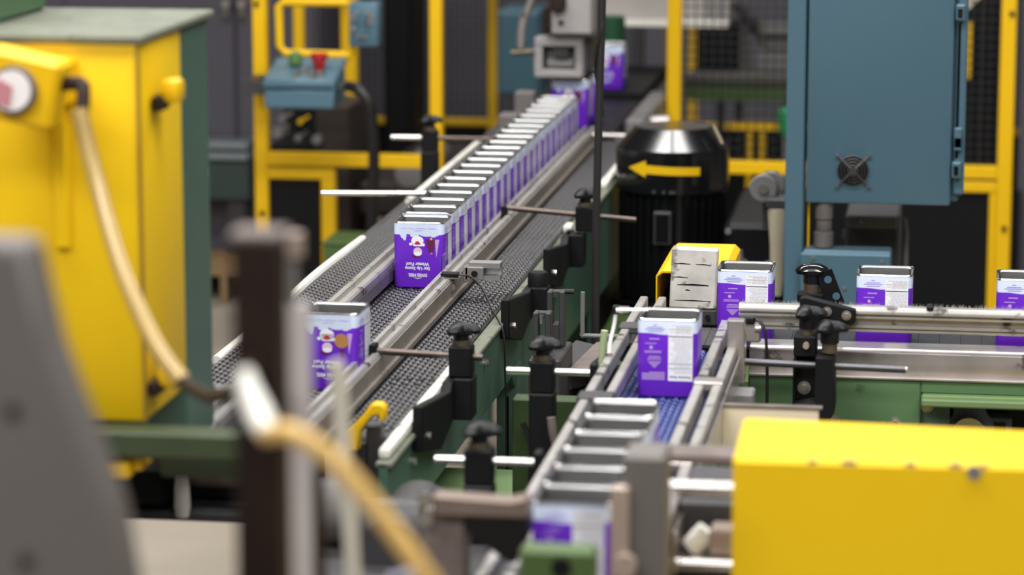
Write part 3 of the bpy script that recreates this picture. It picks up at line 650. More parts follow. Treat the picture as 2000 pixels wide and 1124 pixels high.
# ---------------------------------------------------------------- blue-belt conveyor
bc = thing('belt_conveyor', 'narrow conveyor with blue modular belt carrying queued tins', 'conveyor', (-.477, 4.4, 0))
bb, _ = belt_mesh('belt_module', -.548, -.406, BELTB)
y = 3.6
while y < 5.30: link('belt_module', bb, bc, loc=(0, y - 4.4, .8)); y += PIT
G().box(-.565, -.55, 3.58, 5.32, .66, .80, .002).out('side_plate', GRN, bc)
G().box(-.404, -.39, 3.58, 5.22, .62, .80, .002).out('side_plate', GRY, bc)
G().box(-.55, -.404, 3.58, 5.3, .70, .755).out('bed', BPAN, bc)
for y in (3.7, 4.9):
    for x in (-.56, -.43): G().box(x, x + .03, y, y + .05, 0, .70).out('leg', GRN, bc)
t = thing('guide_rail', 'twin-bar aluminium guide rail left of the blue belt', 'rail', (-.565, 4.4, .82))
for x in (-.583, -.549): G().box(x, x + .015, 3.60, 5.52, .826, .852, .002).out('bar', ALU, t)
for y in (3.9, 4.62, 5.2): G().box(-.588, -.53, y, y + .045, .842, .857, .003).out('bridge', DKG, t)
t = thing('guide_rail', 'twin-bar aluminium guide rail right of the blue belt', 'rail', (-.39, 4.4, .82))
for x in (-.414, -.384): G().box(x, x + .016, 3.75, 5.30, .824, .853, .002).out('bar', ALU, t)
for y in (4.2, 4.75): G().box(-.416, -.365, y, y + .04, .842, .858, .003).out('bridge', STL, t)
G().box(-.3655, -.361, 3.9, 5.2, .775, .836, .001).out('web', STL, t)
G().box(-.385, -.355, 5.06, 5.085, .79, .90, .002).out('upright', STL, t)
# small air fitting left of the far tin
t = thing('air_fitting', 'brass air fitting with white tube left of the lone tin on blue belt', 'fitting', (-.55, 4.98, .85))
G().cyl((-.566, 4.98, .9285), (-.545, 4.98, .9285), .0065, 10).cyl((-.545, 4.98, .9285), (-.512, 4.98, .929), .0035, 8).out('nipple', CHR, t)
G().box(-.573, -.560, 4.975, 4.99, .921, .935, .002).out('elbow', BLK, t)
G().tube([(-.567, 4.98, .922), (-.570, 4.98, .90), (-.575, 4.97, .875), (-.576, 4.96, .853)], .0033, 8, 4).out('tube', WHP, t)
G().cyl((-.576, 4.96, .850), (-.576, 4.96, .858), .006, 8).out('ferrule', STL, t)

# dark slotted gear between the conveyors
t = thing('slotted_bracket', 'two dark grey slotted blocks standing between the two conveyors', 'bracket', (-.75, 5.5, 0))
def slotted(x0, x1, y, z0, z1):
    w = (x1 - x0)
    return G().box(x0, x0 + w * .32, y, y + .03, z0, z1, .002).box(x1 - w * .32, x1, y, y + .03, z0, z1, .002).box(x0 + w * .3, x1 - w * .3, y, y + .03, z0, z0 + (z1 - z0) * .42, .002).box(x0 + w * .3, x1 - w * .3, y + .006, y + .03, z1 - .012, z1 - .001)
slotted(-.776, -.742, 5.45, .745, .828).out('slot_block', DKG, t)
slotted(-.762, -.728, 5.54, .745, .852).out('slot_block', DKG, t)
G().cyl((-.759, 5.448, .824), (-.759, 5.448, .808), .0035, 8).out('pin', CHR, t)
G().cyl((-.728, 5.555, .85), (-.712, 5.555, .85), .005, 8).out('screw', BLK, t)
G().box(-.78, -.72, 5.42, 5.6, .30, .745, .003).out('base', DKG, t)
t = thing('slotted_plate', 'rust-speckled grey slotted plate between the two conveyors', 'plate', (-.68, 5.68, 0))
g = G().prism([(-.745, 5.84), (-.70, 5.80), (-.675, 5.80), (-.69, 5.60), (-.725, 5.54), (-.76, 5.66)], 'z', .66, .70, .002)
g.out('arm', DKG, t)
G().prism([(-.72, 5.54), (-.66, 5.54), (-.635, 5.82), (-.70, 5.80)], 'z', .69, .705, .002).out('plate', RSTG, t)
G().prism([(-.682, 5.60), (-.668, 5.60), (-.658, 5.72), (-.670, 5.72)], 'z', .7052, .7056).out('slot', BPAN, t)
G().lathe([(.05, .66), (.05, .70), (.04, .704)], (-.61, 5.86, 0), 'z', 24).out('disc', DKG, t)
G().box(-.72, -.60, 5.6, 5.8, .2, .66).out('stem', BPAN, t)
t = thing('bent_rod', 'thin grey rod bent at right angles beside the green side plate', 'rod', (-.74, 5.92, .68))
G().tube([(-.741, 5.92, .782), (-.741, 5.92, .70), (-.735, 5.92, .693), (-.64, 5.92, .694), (-.59, 5.92, .70)], .0045, 8, 3).out('rod', GRY, t)
G().cyl((-.61, 5.92, .60), (-.61, 5.92, .70), .006, 8).out('stem', DKG, t)
t = thing('lime_stick', 'pale lime plastic stick leaning by the blue-belt rail', 'stick', (-.605, 5.1, .7))
G().tube([(-.610, 5.1, .66), (-.606, 5.1, .80), (-.600, 5.1, .868)], .0062, 10).out('stick', LIME, t)
t = thing('olive_base', 'olive green machine base between the two conveyors', 'machine base', (-.72, 5.2, 0))
G().box(-.96, -.59, 4.62, 5.40, 0, .54, .004).out('box', GRNL, t)
G().box(-.75, -.59, 5.02, 5.06, .54, .76, .003).out('upright_plate', mat('shaded_olive_paint', (.030, .052, .016), .55, var=.2), t)  # darker olive has the bracket's shadow put into the colour
for k, (xa, xb) in enumerate(((-.715, -.70), (-.73, -.722))): G().tube([(xa, 5.01, .72), (xb + .02, 5.0, .66), (xb + .04, 4.99, .58)], .005, 8).out('black_strap', BLK, t)

# black hanging rod
t = thing('hanging_rod', 'tall thin black rod with twisted cable in front of the long row', 'rod', (-.757, 6.3, .6))
G().tube([(-.762, 6.3, .575), (-.760, 6.3, .9), (-.750, 6.3, 1.35), (-.746, 6.3, 2.4)], .0085, 10).out('rod', mat('dark_rod', (.022, .020, .020), .45), t)
P = [(-.7565 + .0085 * math.cos(k * .22) + .00007 * k, 6.3 + .0085 * math.sin(k * .22), 1.08 + .008 * k) for k in range(80)]
G().tube(P, .003, 6).out('cable', CABLE, t)
G().box(-.80, -.72, 6.27, 6.33, .555, .575).out('foot', DKG, t)

# ---------------------------------------------------------------- motor
t = thing('electric_motor', 'gloss black upright electric motor with yellow arrow on its cowl', 'motor', (-.705, 7.42, 0))
c = (-.705, 7.42, 0)
G().lathe([(.139, .775), (.141, .80), (.141, .880), (.098, .925), (.094, .929), (.03, .930)], c, 'z', 64).out('fan_cowl', BLKS, t)
G().lathe([(.118, .50), (.118, .775)], c, 'z', 40).out('body', BLKS, t)
for k in range(36):
    a = 2 * math.pi * k / 36; ca, sa = math.cos(a), math.sin(a)
    M = Matrix.Translation((c[0] + .124 * ca, c[1] + .124 * sa, 0)) @ Matrix.Rotation(a, 4, 'Z')
    G().add(G().box(-.008, .010, -.0022, .0022, .51, .765), M).out('fin', BLKS, t)
G().lathe([(.15, .47), (.15, .50), (.12, .502)], c, 'z', 40).out('flange', BLKS, t)
def wrap(u, z, rr=.1418): a = -math.pi / 2 + (u) / .1418 * 1.0 - .02; return (c[0] + rr * math.cos(a), c[1] + rr * math.sin(a), z)
g = G(); n = 18
for k in range(n):
    u0, u1 = -.056 + .142 * k / n, -.056 + .142 * (k + 1) / n; f = lambda u: (.826 - .004 * (u + .056) / .142, .847 - .005 * (u + .056) / .142)
    g.face([wrap(u0, f(u0)[0]), wrap(u1, f(u1)[0]), wrap(u1, f(u1)[1]), wrap(u0, f(u0)[1])])
for k in range(6):
    u0, u1 = -.106 + .054 * k / 6, -.106 + .054 * (k + 1) / 6; f = lambda u: .0205 * (u + .106) / .054
    g.face([wrap(u0, .837 - f(u0)), wrap(u1, .837 - f(u1)), wrap(u1, .837 + f(u1)), wrap(u0, .837 + f(u0) + .0001)])
g.out('arrow', YEL, t)
G().box(-.737, -.694, 7.275, 7.292, .652, .733, .002).out('nameplate_frame', DKG, t)
G().box(-.732, -.699, 7.273, 7.276, .658, .727).out('nameplate', BLKS, t)
for u, z in ((-.125, .815), (-.03, .782), (-.005, .782), (.012, .782), (.02, .782)): p = wrap(u, z); G().lathe([(.0035, 0), (.0035, .004)], (p[0], p[1] - .004, p[2]), 'y', 8).out('screw', CHR, t)
G().cyl((-.60, 7.36, .938), (-.575, 7.33, .895), .006, 8).out('lift_lug', BRS, t)
t = thing('motor_base', 'olive green steel bed plate beneath the black motor', 'machine base', (-.74, 7.3, 0))
G().box(-.845, -.42, 6.62, 7.75, .40, .47, .006).out('bed', OLV, t)
G().box(-.84, -.43, 6.58, 6.62, .42, .47, .003).out('front_flange', OLV, t)
for x in (-.82, -.48):
    for y in (6.7, 7.6): G().box(x, x + .05, y, y + .05, 0, .40).out('leg', BPAN, t)
for x in (-.72, -.70): G().lathe([(.005, 0), (.005, .004)], (x, 6.576, .455), 'y', 8).out('bolt', CHR, t)
G().box(-.845, -.42, 6.63, 6.65, 0, .40).out('dark_screen', BPAN, t)  # black sheet added to cover the lit floor beneath the bed
t = thing('gearbox', 'black gearbox housing between the motor and blue cabinet post', 'gearbox', (-.48, 7.4, .47))
G().box(-.552, -.415, 7.1, 7.7, .47, .74, .015).out('housing', BPAN, t)
G().box(-.55, -.43, 7.05, 7.1, .50, .62, .008).out('cover', BLK, t)
for x, z in ((-.54, .72), (-.50, .645)): G().lathe([(.008, 0), (.008, .006)], (x, 7.09, z), 'y', 8).out('bolt', GRY, t)

# pulley and filter beside cabinet
t = thing('pulley', 'grey double-flanged pulley left of the blue cabinet post', 'pulley', (-.44, 7.0, .84))
for y in (6.95, 7.0): G().lathe([(.030, 0), (.033, .004), (.033, .018), (.026, .022)], (-.449 + (y - 6.95) * .3, y, .845), 'y', 28).out('flange', GRY, t)
G().lathe([(.012, 0), (.012, .006)], (-.449, 6.943, .845), 'y', 14).out('hub', GRYP, t)
G().box(-.455, -.42, 7.02, 7.08, .74, .87, .004).out('arm', DKG, t)
t = thing('air_filter', 'beige tapered filter bowl hanging left of the blue cabinet post', 'filter', (-.41, 6.95, .6))
G().lathe([(.012, .60), (.016, .64), (.018, .72), (.024, .80), (.024, .806)], (-.412, 6.92, 0), 'z', 20).out('bowl', FLT, t)
G().box(-.44, -.385, 6.9, 6.98, .806, .83, .004).out('head', DKG, t)
G().box(-.44, -.36, 6.92, 6.93, .672, .68).out('strap', BLUD, t)
G().tube([(-.50, 6.95, .70), (-.495, 6.95, .672), (-.47, 6.95, .66), (-.44, 6.94, .665)], .006, 8, 3).out('hose', GRYP, t)
G().box(-.42, -.36, 6.96, 7.0, .47, .806).out('back_plate', BPAN, t)

# ---------------------------------------------------------------- blue cabinet and pedestal
t = thing('electrical_cabinet', 'large blue-grey electrical cabinet with round fan grille, on blue post', 'cabinet', (-.2, 6.85, 0))
G().box(-.334, .0, 6.72, 7.02, .86, 1.9, .006).out('body', BLU, t)
d = G().box(-.337, -.0185, 6.695, 6.716, .8545, 1.9, .005, 2).out('door', BLU, t)
G().box(-.384, -.3425, 6.70, 6.80, 0, 1.9, .003).out('post', BLU, t)
G().box(-.012, .011, 6.70, 6.74, .878, 1.9, .004).out('flange', BLU, t)
for z in (.937, 1.285):
    h = G().box(-.016, .004, 6.672, 6.705, z - .018, z + .018, .003).out('latch', BLU, t)
    G().box(-.012, -.002, 6.668, 6.673, z - .010, z + .010, .001).out('latch_clip', BLKS, h)
G().box(-.010, -.004, 6.70, 6.71, .96, 1.26).out('seal', BLK, t)
G().box(-.013, .004, 6.68, 6.70, .98, 1.01, .002).box(-.013, .004, 6.68, 6.70, .985, 1.03, .002).out('keeper', BLU, t)
fc = (-.2335, 6.694, .9295)
fg = G().lathe([(.0325, 0), (.0325, .003)], (fc[0], fc[1] - .0045, fc[2]), 'y', 36).out('fan_opening', BPAN, d)
g = G()
for rr in (.034, .027, .020, .013): g.torus((fc[0], fc[1] - .008, fc[2]), rr, .0013, 'y', 30, 5)
for a in (45, 135, 225, 315):
    ca, sa = math.cos(R(a)), math.sin(R(a)); g.tube([(fc[0] + .008 * ca, fc[1] - .009, fc[2] + .008 * sa), (fc[0] + .049 * ca, fc[1] - .006, fc[2] + .049 * sa)], .0022, 6)
g.lathe([(.010, 0), (.010, .003)], (fc[0], fc[1] - .009, fc[2]), 'y', 16)
g.out('fan_grille', mat('dull_grille_steel', (.10, .095, .095), .4, .7), t)
for a in (45, 135, 225, 315): G().lathe([(.0042, 0), (.0042, .006)], (fc[0] + .049 * math.cos(R(a)), fc[1] - .010, fc[2] + .049 * math.sin(R(a))), 'y', 8).out('screw', CHR, t)
t = thing('junction_box', 'low blue-grey box bolted beneath the large blue cabinet', 'box', (-.24, 6.8, 0))
G().box(-.341, -.145, 6.683, 6.755, .45, .749, .004).out('body', BLU, t)
G().box(-.345, -.1455, 6.665, 6.683, .45, .745, .003).out('cover', BLU, t)
for x, z in ((-.318, .735), (-.165, .73), (-.246, .668)): G().lathe([(.004, 0), (.004, .005)], (x, 6.66, z), 'y', 8).out('screw', STL, t)
G().box(-.33, -.16, 6.69, 6.75, 0, .45).out('pedestal', BLU, t)
t = thing('pipe_union', 'grey threaded pipe union between the blue cabinet and low box', 'pipe', (-.3, 6.82, .75))
G().lathe([(.022, .752), (.022, .785), (.016, .787), (.018, .79), (.018, .812), (.014, .814), (.020, .816), (.020, .86)], (-.297, 6.722, 0), 'z', 16).out('union', GRYP, t)
G().box(-.334, -.330, 6.73, 6.74, .749, .858).out('yellow_tag', YEL, t)
t = thing('pump', 'grey machine body with bright bolts below the large blue cabinet', 'machine', (-.19, 7.1, .6))
G().box(-.262, -.135, 7.05, 7.3, .60, .772, .006).out('body', DKG, t)
G().box(-.258, -.14, 7.03, 7.05, .745, .775, .004).out('cap', GRYP, t)
for x, z in ((-.224, .762), (-.263, .737), (-.263, .725)): G().lathe([(.005, 0), (.005, .008)], (x, 7.022, z), 'y', 10).out('bolt', CHR, t)
G().tube([(-.135, 7.02, .772), (-.122, 7.02, .77), (-.118, 7.02, .74), (-.118, 7.02, .60)], .006, 10).out('handle', GRY, t)
G().box(-.25, -.12, 7.1, 7.3, 0, .60).out('plinth', BPAN, t)
t = thing('teal_valve', 'small teal and red valve right of the low blue box', 'valve', (-.12, 6.75, .6))
G().box(-.135, -.112, 6.74, 6.78, .60, .68, .003).out('body', BLUD, t)
G().box(-.115, -.098, 6.75, 6.78, .62, .655, .003).out('red_cap', RED, t)
G().box(-.130, -.115, 6.75, 6.77, 0, .60).out('stem', DKG, t)

# ---------------------------------------------------------------- cross conveyor on the right
cc = thing('cross_conveyor', 'flat dark plate-chain conveyor on green frame carrying three spaced tins', 'conveyor', (.2, 5.4, 0))
pm = G().box(-.0189, .0189, -.0825, .0825, -.006, 0, .0004).mesh('chain_plate', CHN)
x = -.58
while x < .95: link('chain_plate', pm, cc, loc=(x - .2, 5.415 - 5.4, .8)); x += .0381
G().box(-.36, 1.0, 5.322, 5.508, .775, .7935).out('chain_track', BPAN, cc)
G().box(-.60, -.36, 5.335, 5.508, .775, .7935).out('chain_track', BPAN, cc)
G().prism([(5.262, .770), (5.285, .770), (5.285, .812), (5.325, .812), (5.325, .796), (5.329, .796), (5.329, .816), (5.270, .816), (5.262, .810)], 'x', -.36, 1.0, .001).out('steel_side', STL, cc)
G().box(-.36, 1.0, 5.236, 5.30, .7665, .771, .001).out('steel_ledge', STL, cc)
G().box(-.36, -.056, 5.24, 5.50, .50, .766, .003).out('frame', GRN, cc)
G().box(-.056, 1.0, 5.24, 5.50, .744, .766, .002).box(-.056, 1.0, 5.36, 5.50, .50, .744).out('frame', GRN, cc)
G().box(-.055, 1.0, 5.19, 5.36, .730, .744, .003).out('lip', GRNL, cc)
G().box(-.056, 1.0, 5.34, 5.36, .50, .730).out('recess_shade', BPAN, cc)  # black sheet over the green frame, paints the shade under the lip
G().box(-.055, -.005, 5.255, 5.34, .50, .729).out('bracket_plate', GRND, cc)
for x, y, z in ((-.045, 5.255, .718), (-.209, 5.24, .688), (-.100, 5.24, .688)):
    b_ = G().lathe([(.0115, 0), (.0115, .003)], (x, y - .003, z), 'y', 18).out('washer', STL, cc); G().lathe([(.0072, 0), (.0072, .006)], (x, y - .009, z), 'y', 6).out('bolt_head', CHR, b_)
for x in (-.33, .8): G().box(x, x + .06, 5.3, 5.45, 0, .5).out('leg', GRN, cc)
t = thing('brush_rail', 'aluminium rail topped with fine bristles along front of cross conveyor', 'rail', (.2, 5.25, .85))
G().prism([(5.236, .852), (5.260, .852), (5.260, .895), (5.240, .895), (5.236, .889), (5.236, .8835), (5.244, .883), (5.244, .8795), (5.236, .879), (5.236, .8755), (5.252, .875), (5.252, .8635), (5.236, .863), (5.236, .8590), (5.242, .8585), (5.242, .8562), (5.236, .8558)], 'x', -.378, 1.0).out('extrusion', ALU, t)
g = G(); rb = random.Random(5)
for k in range(900):
    x = -.375 + rb.random() * 1.0; y = 5.246 + rb.random() * .01; h = .003 + rb.random() * .006; dx = rb.uniform(-.003, .003)
    g.raw([(x - .0004, y, .894), (x + .0004, y, .894), (x + dx, y, .895 + h)], [(0, 1, 2)])
stuff(g.out('bristles', mat('grey_bristle', (.42, .40, .37), .6), t))
G().box(-.050, -.038, 5.232, 5.262, .893, .901, .002).out('bolt', BLK, t)
# front clamp of the brush rail
t = thing('rail_clamp', 'black cast clamp with two lobed knobs in front of the brush rail', 'clamp', (-.24, 5.15, 0))
G().prism([(-.270, .912), (-.262, .916), (-.172, .894), (-.172, .874), (-.178, .868), (-.262, .872), (-.270, .88)], 'y', 5.212, 5.234, .002).out('arm_plate', BLKM, t)
for x, z in ((-.222, .891), (-.188, .885)): G().lathe([(.0085, 0), (.0085, .003)], (x, 5.209, z), 'y', 16).lathe([(.005, 0), (.005, .008)], (x, 5.204, z), 'y', 6).out('bolt', STL, t)
def knob(t, x, y, z, kr=1., nm='knob'): return G().cyl((x, y, z - .034), (x, y, z - .012), .0165 * kr, 16).lathe([(r * kr, h + z - .016) for r, h in KN], (x, y, 0), 'z', 48, 3, .36).out(nm, BLK, t)
knob(t, -.252, 5.17, .903, .98); knob(t, -.213, 5.13, .886, .98)
G().cyl((-.254, 5.17, .853), (-.254, 5.17, .870), .0135, 14).out('collar', BRS, t)
G().cyl((-.213, 5.13, .835), (-.213, 5.13, .853), .0135, 14).out('collar', BRS, t)
G().box(-.276, -.236, 5.15, 5.20, .820, .858, .003).out('clamp_block', BLKM, t)
G().lathe([(.0055, 0), (.0055, .012)], (-.254, 5.138, .843), 'y', 12).out('brass_screw', PNK, t)
G().prism([(-.236, .832), (-.203, .832), (-.201, .735), (-.209, .722), (-.274, .722), (-.274, .742), (-.236, .752)], 'y', 5.10, 5.175, .003).out('cast_arm', BLKM, t)
G().box(-.276, -.2355, 5.165, 5.18, .722, .82, .002).box(-.276, -.271, 5.14, 5.18, .722, .82, .002).out('pocket', BLKM, t)
G().lathe([(.0115, 0), (.0115, .003)], (-.257, 5.162, .764), 'y', 18).lathe([(.0068, 0), (.0068, .008)], (-.257, 5.157, .764), 'y', 6).out('pivot_bolt', STL, t)
G().box(-.27, -.21, 5.175, 5.239, .74, .77, .002).out('foot', BLKM, t)
G().cyl((-.40, 5.125, .8155), (-.082, 5.125, .8095), .0062, 14).out('rod', mat('dark_steel_rod', (.13, .13, .14), .35, .8), t)
G().cyl((-.0828, 5.125, .8095), (-.0795, 5.125, .8094), .0058, 12).out('rod_tip', CHR, t)
# rear clamp
t = thing('rail_clamp', 'black clamp with drilled arm and knob behind the cross conveyor', 'clamp', (-.265, 5.62, 0))
G().cyl((-.268, 5.62, .868), (-.268, 5.62, .885), .0175, 16).lathe([(r * 1.05, h * 1.1 + .882) for r, h in KN], (-.268, 5.62, 0), 'z', 36, 2, .22).out('knob', BLKS, t)
G().cyl((-.268, 5.62, .850), (-.268, 5.62, .869), .016, 16).out('collar', BRS, t)
G().box(-.295, -.245, 5.60, 5.64, 0, .850, .003).out('post', BLKM, t)
g = G().prism([(-.258, .886), (-.232, .898), (-.205, .83), (-.175, .775), (-.215, .775), (-.245, .83)], 'y', 5.605, 5.615, .001)
g.out('drilled_arm', BLKS, t)
for x, z in ((-.238, .877), (-.222, .846)): G().lathe([(.0072, 0), (.0072, .0012)], (x, 5.6035, z), 'y', 18).out('hole', BLUD, t)
# bearing
t = thing('pillow_bearing', 'blue-grey cast take-up bearing under green lip of cross conveyor', 'bearing', (.03, 5.28, .6))
G().prism([(.000, .725), (.058, .725), (.058, .706), (.066, .697), (.104, .697), (.104, .62), (.0, .62), (-.012, .66), (-.012, .69), (.0, .70)], 'y', 5.27, 5.31, .002).out('housing', BRG, t)
G().box(.073, .093, 5.265, 5.27, .64, .688).out('slot', BPAN, t)
G().lathe([(.030, 0), (.030, .012), (.024, .015), (.024, .012), (.017, .012), (.017, .026), (.010, .026)], (.029, 5.265 - .026, .672), 'y', 28).out('insert', CHR, t)
g = G(); text(g, 'SEALU', .013, (.029, 5.2696, .715), FX, FZ, .0, False, .9); g.out('lettering', BLK, t)
G().cyl((-.02, 5.28, .70), (-.006, 5.28, .70), .004, 8).out('grease_nipple', CHR, t)
G().box(.0, .10, 5.28, 5.338, .50, .62).out('foot', DKG, t)
# white stop block and yellow guard
t = thing('stop_block', 'smudged white plastic stop block at corner of the two conveyors', 'block', (-.49, 5.66, .8))
G().prism([(-.540, .808), (-.452, .806), (-.448, .922), (-.536, .924)], 'y', 5.64, 5.67, .003).out('block', SMG, t)
for x0, x1, z, h in ((-.531, -.50, .894, .0018), (-.49, -.46, .893, .0012), (-.535, -.505, .868, .0016), (-.525, -.465, .853, .003), (-.51, -.50, .843, .002), (-.53, -.46, .823, .0014)):
    G().prism([(x0, z), (x1, z - .001), (x1, z - .001 + h * .5), ((x0 + x1) / 2, z + h), (x0, z + h * .4)], 'y', 5.6394, 5.6399).out('scuff_mark', BLK, t)
G().box(-.53, -.45, 5.64, 5.72, .775, .8055, .003).out('base', DKG, t)
G().lathe([(.005, 0), (.005, .004)], (-.466, 5.634, .792), 'y', 10).out('bolt', BLK, t)
t = thing('yellow_guard', 'bent yellow sheet guard behind the smudged white block', 'guard', (-.5, 5.87, .7))
G().prism([(-.572, .74), (-.572, .858), (-.560, .868), (-.444, .868), (-.434, .858), (-.434, .80), (-.437, .80), (-.437, .857), (-.445, .8645), (-.559, .8645), (-.569, .857), (-.569, .74)], 'y', 5.70, 6.03).out('sheet', YEL, t)
G().box(-.569, -.437, 6.02, 6.03, .74, .862).out('end_sheet', YEL, t)
G().box(-.5685, -.4375, 5.76, 6.0, .74, .80).out('inner_block', BPAN, t)
G().box(-.56, -.44, 5.8, 6.0, 0, .74).out('stand', BPAN, t)
# sensor at head of the blue belt, right side
t = thing('photo_sensor', 'small black sensor with curled cable where blue belt meets brush rail', 'sensor', (-.37, 5.2, .85))
G().box(-.375, -.345, 5.175, 5.20, .872, .884, .003).out('body', BLK, t)
G().lathe([(.008, -.345), (.008, -.335)], (0, 5.185, .862), 'x', 14).box(-.362, -.335, 5.18, 5.19, .838, .872, .003).out('bracket', STL, t)
G().tube([(-.347, 5.185, .878), (-.335, 5.18, .874), (-.326, 5.175, .85), (-.323, 5.175, .80), (-.322, 5.175, .74), (-.322, 5.175, .64)], .0028, 6, 5).out('cable', CABLE, t)
t = thing('terminal_block', 'dusty grey-green terminal block right of the blue-belt rail', 'block', (-.355, 4.9, .7))
G().box(-.375, -.33, 4.93, 4.99, .765, .80, .003).out('lid', GRY, t)
G().box(-.372, -.333, 4.93, 4.99, .70, .765, .003).out('body', OLV, t)
G().box(-.385, -.325, 4.90, 4.95, .715, .722, .001).out('strap', RAILG, t)
G().box(-.37, -.335, 4.95, 4.99, 0, .70).out('post', GRN, t)
t = thing('cream_panel', 'cream steel cover panel behind the yellow front box', 'panel', (-.3, 4.75, 0))
G().box(-.386, -.21, 4.70, 4.712, .745, .830, .002).out('cover', CRM, t)
G().box(-.388, -.205, 4.698, 4.714, .830, .833).out('top_edge', RSTG, t)
G().box(-.395, -.372, 4.45, 4.70, .68, .80, .002).out('green_side', LIME, t)
G().lathe([(.006, 0), (.006, .004)], (-.385, 4.44, .745), 'y', 10).out('bolt', BLK, t)
G().box(-.38, -.23, 4.70, 4.75, 0, .745).out('plinth', GRND, t)

# ---------------------------------------------------------------- near objects, right
t = thing('yellow_cover', 'big yellow sheet-metal cover box filling bottom right corner', 'cover', (.15, 3.8, 0))
G().prism([(-.268, 3.646), (.62, 3.672), (.62, 3.825), (-.272, 3.880)], 'z', .45, 1.0, .004).out('cover', YELW, t)
rb = random.Random(11)
for x, w in ((-.17, .010), (-.125, .018), (-.05, .012), (.005, .016), (.04, .008), (.10, .012)): G().box(x - w / 2, x + w / 2, 3.6465 + (x + .268) * .0293, 3.654 + (x + .268) * .0293, .995, 1.0012, .0008).out('chipped_paint', GRYP, t)
G().lathe([(.009, 0), (.009, .004)], (.028, 3.6515, .992), 'y', 12).out('rivet', GRY, t)
G().box(-.25, .6, 3.69, 3.81, 0, .45).out('base', GRND, t)
t = thing('roller_unit', 'chrome rods and grey blocks between grey upright and yellow cover', 'machine', (-.32, 3.95, 0))
for z in (.892, .786): G().cyl((-.375, 3.92, z), (-.20, 3.92, z), .0105, 14).out('rod', CHR, t)
G().box(-.39, -.25, 4.0, 4.06, .905, .918, .002).out('bar', RSTG, t)
G().box(-.37, -.24, 4.0, 4.2, .80, .855, .006).out('block', DKG, t)
for x in (-.345, -.29): G().cyl((x, 3.95, .80), (x + .022, 3.95, .825), .016, 14).out('roller', WHP, t)
G().box(-.32, -.27, 3.93, 3.99, .795, .83, .004).out('tan_block', PNK, t)
G().box(-.38, -.22, 3.95, 4.15, 0, .78).out('plinth', DKG, t)
t = thing('grey_upright', 'blurred grey upright post with tan edge right of the nearest tin', 'post', (-.37, 3.6, 0))
G().box(-.392, -.340, 3.52, 3.60, 0, 1.03, .004).out('post', GRYP, t)
G().box(-.404, -.382, 3.505, 3.52, 0, .995, .003).out('tan_edge', PNK, t)
G().cyl((-.385, 3.49, .90), (-.385, 3.505, .90), .014, 14).out('tan_boss', PNK, t)
t = thing('green_block', 'blurred green steel block at bottom centre before the nearest tin', 'block', (-.45, 3.4, 0))
G().box(-.497, -.408, 3.38, 3.42, 0, .947, .004).out('block', OLV, t)
G().lathe([(.012, 0), (.012, .002)], (-.447, 3.377, .927), 'y', 16).out('hole', BPAN, t)
t = thing('tan_bar', 'blurred tan steel bar on a black bracket left of the nearest tin', 'bar', (-.58, 3.65, 0))
G().prism([(-.638, .952), (-.54, .948), (-.519, .954), (-.519, .925), (-.638, .925)], 'y', 3.60, 3.63, .003).out('bar', mat('tan_stained_steel', (.22, .165, .14), .4, .3, var=.2, scale=12), t)
for z in (.945, .922): G().lathe([(.010, 0), (.010, .012)], (-.647, 3.595, z), 'y', 12).out('bolt', CHR, t)
G().prism([(-.60, .925), (-.519, .925), (-.519, .90), (-.535, .865), (-.545, .865), (-.60, .905)], 'y', 3.61, 3.65, .002).out('bracket', BLK, t)
G().box(-.655, -.60, 3.62, 3.66, 0, .925, .003).out('stand', RSTG, t)
t = thing('drive_unit', 'blurred dark grey drive unit at bottom centre behind amber hose', 'machine', (-.75, 3.9, 0))
G().box(-1.0, -.60, 3.75, 4.25, 0, .715, .02).out('housing', DKG, t)
G().cyl((-.96, 4.22, .76), (-.86, 4.22, .76), .05, 20).out('pulley_wheel', GRYP, t)
G().box(-.98, -.90, 4.0, 4.1, .715, .765, .006).out('bracket', RSTG, t)
G().prism([(-.74, .80), (-.66, .83), (-.59, .78), (-.59, .70), (-.74, .70)], 'y', 3.72, 3.78, .01).out('grey_shroud', mat('blue_grey_steel', (.12, .12, .15), .45, .3), t)
G().cyl((-.86, 4.2, .745), (-.76, 4.2, .745), .045, 24).out('motor_drum', DKG, t)
G().cyl((-.79, 4.1, .73), (-.79, 4.35, .73), .05, 20).out('roller', DKG, t)
G().box(-.70, -.64, 3.7, 3.76, .70, .80, .006).out('tan_block', PNK, t)
G().box(-.65, -.60, 3.66, 3.72, .60, .76, .006).out('green_foot', OLV, t)
t = thing('yellow_hook', 'bright yellow hooked lever at near end of the wide belt', 'lever', (-.9, 4.5, .75))
G().prism([(-.948, .803), (-.930, .818), (-.902, .848), (-.889, .866), (-.872, .867), (-.866, .858), (-.868, .838), (-.876, .838), (-.879, .849), (-.889, .845), (-.907, .822), (-.910, .790), (-.946, .790)], 'y', 4.475, 4.50, .003).out('lever', YEL, t)
G().box(-.945, -.905, 4.505, 4.515, .70, .795).out('pivot', DKG, t)
G().box(-.905, -.880, 4.51, 4.54, .70, .825, .003).out('black_roller', DKG, t)

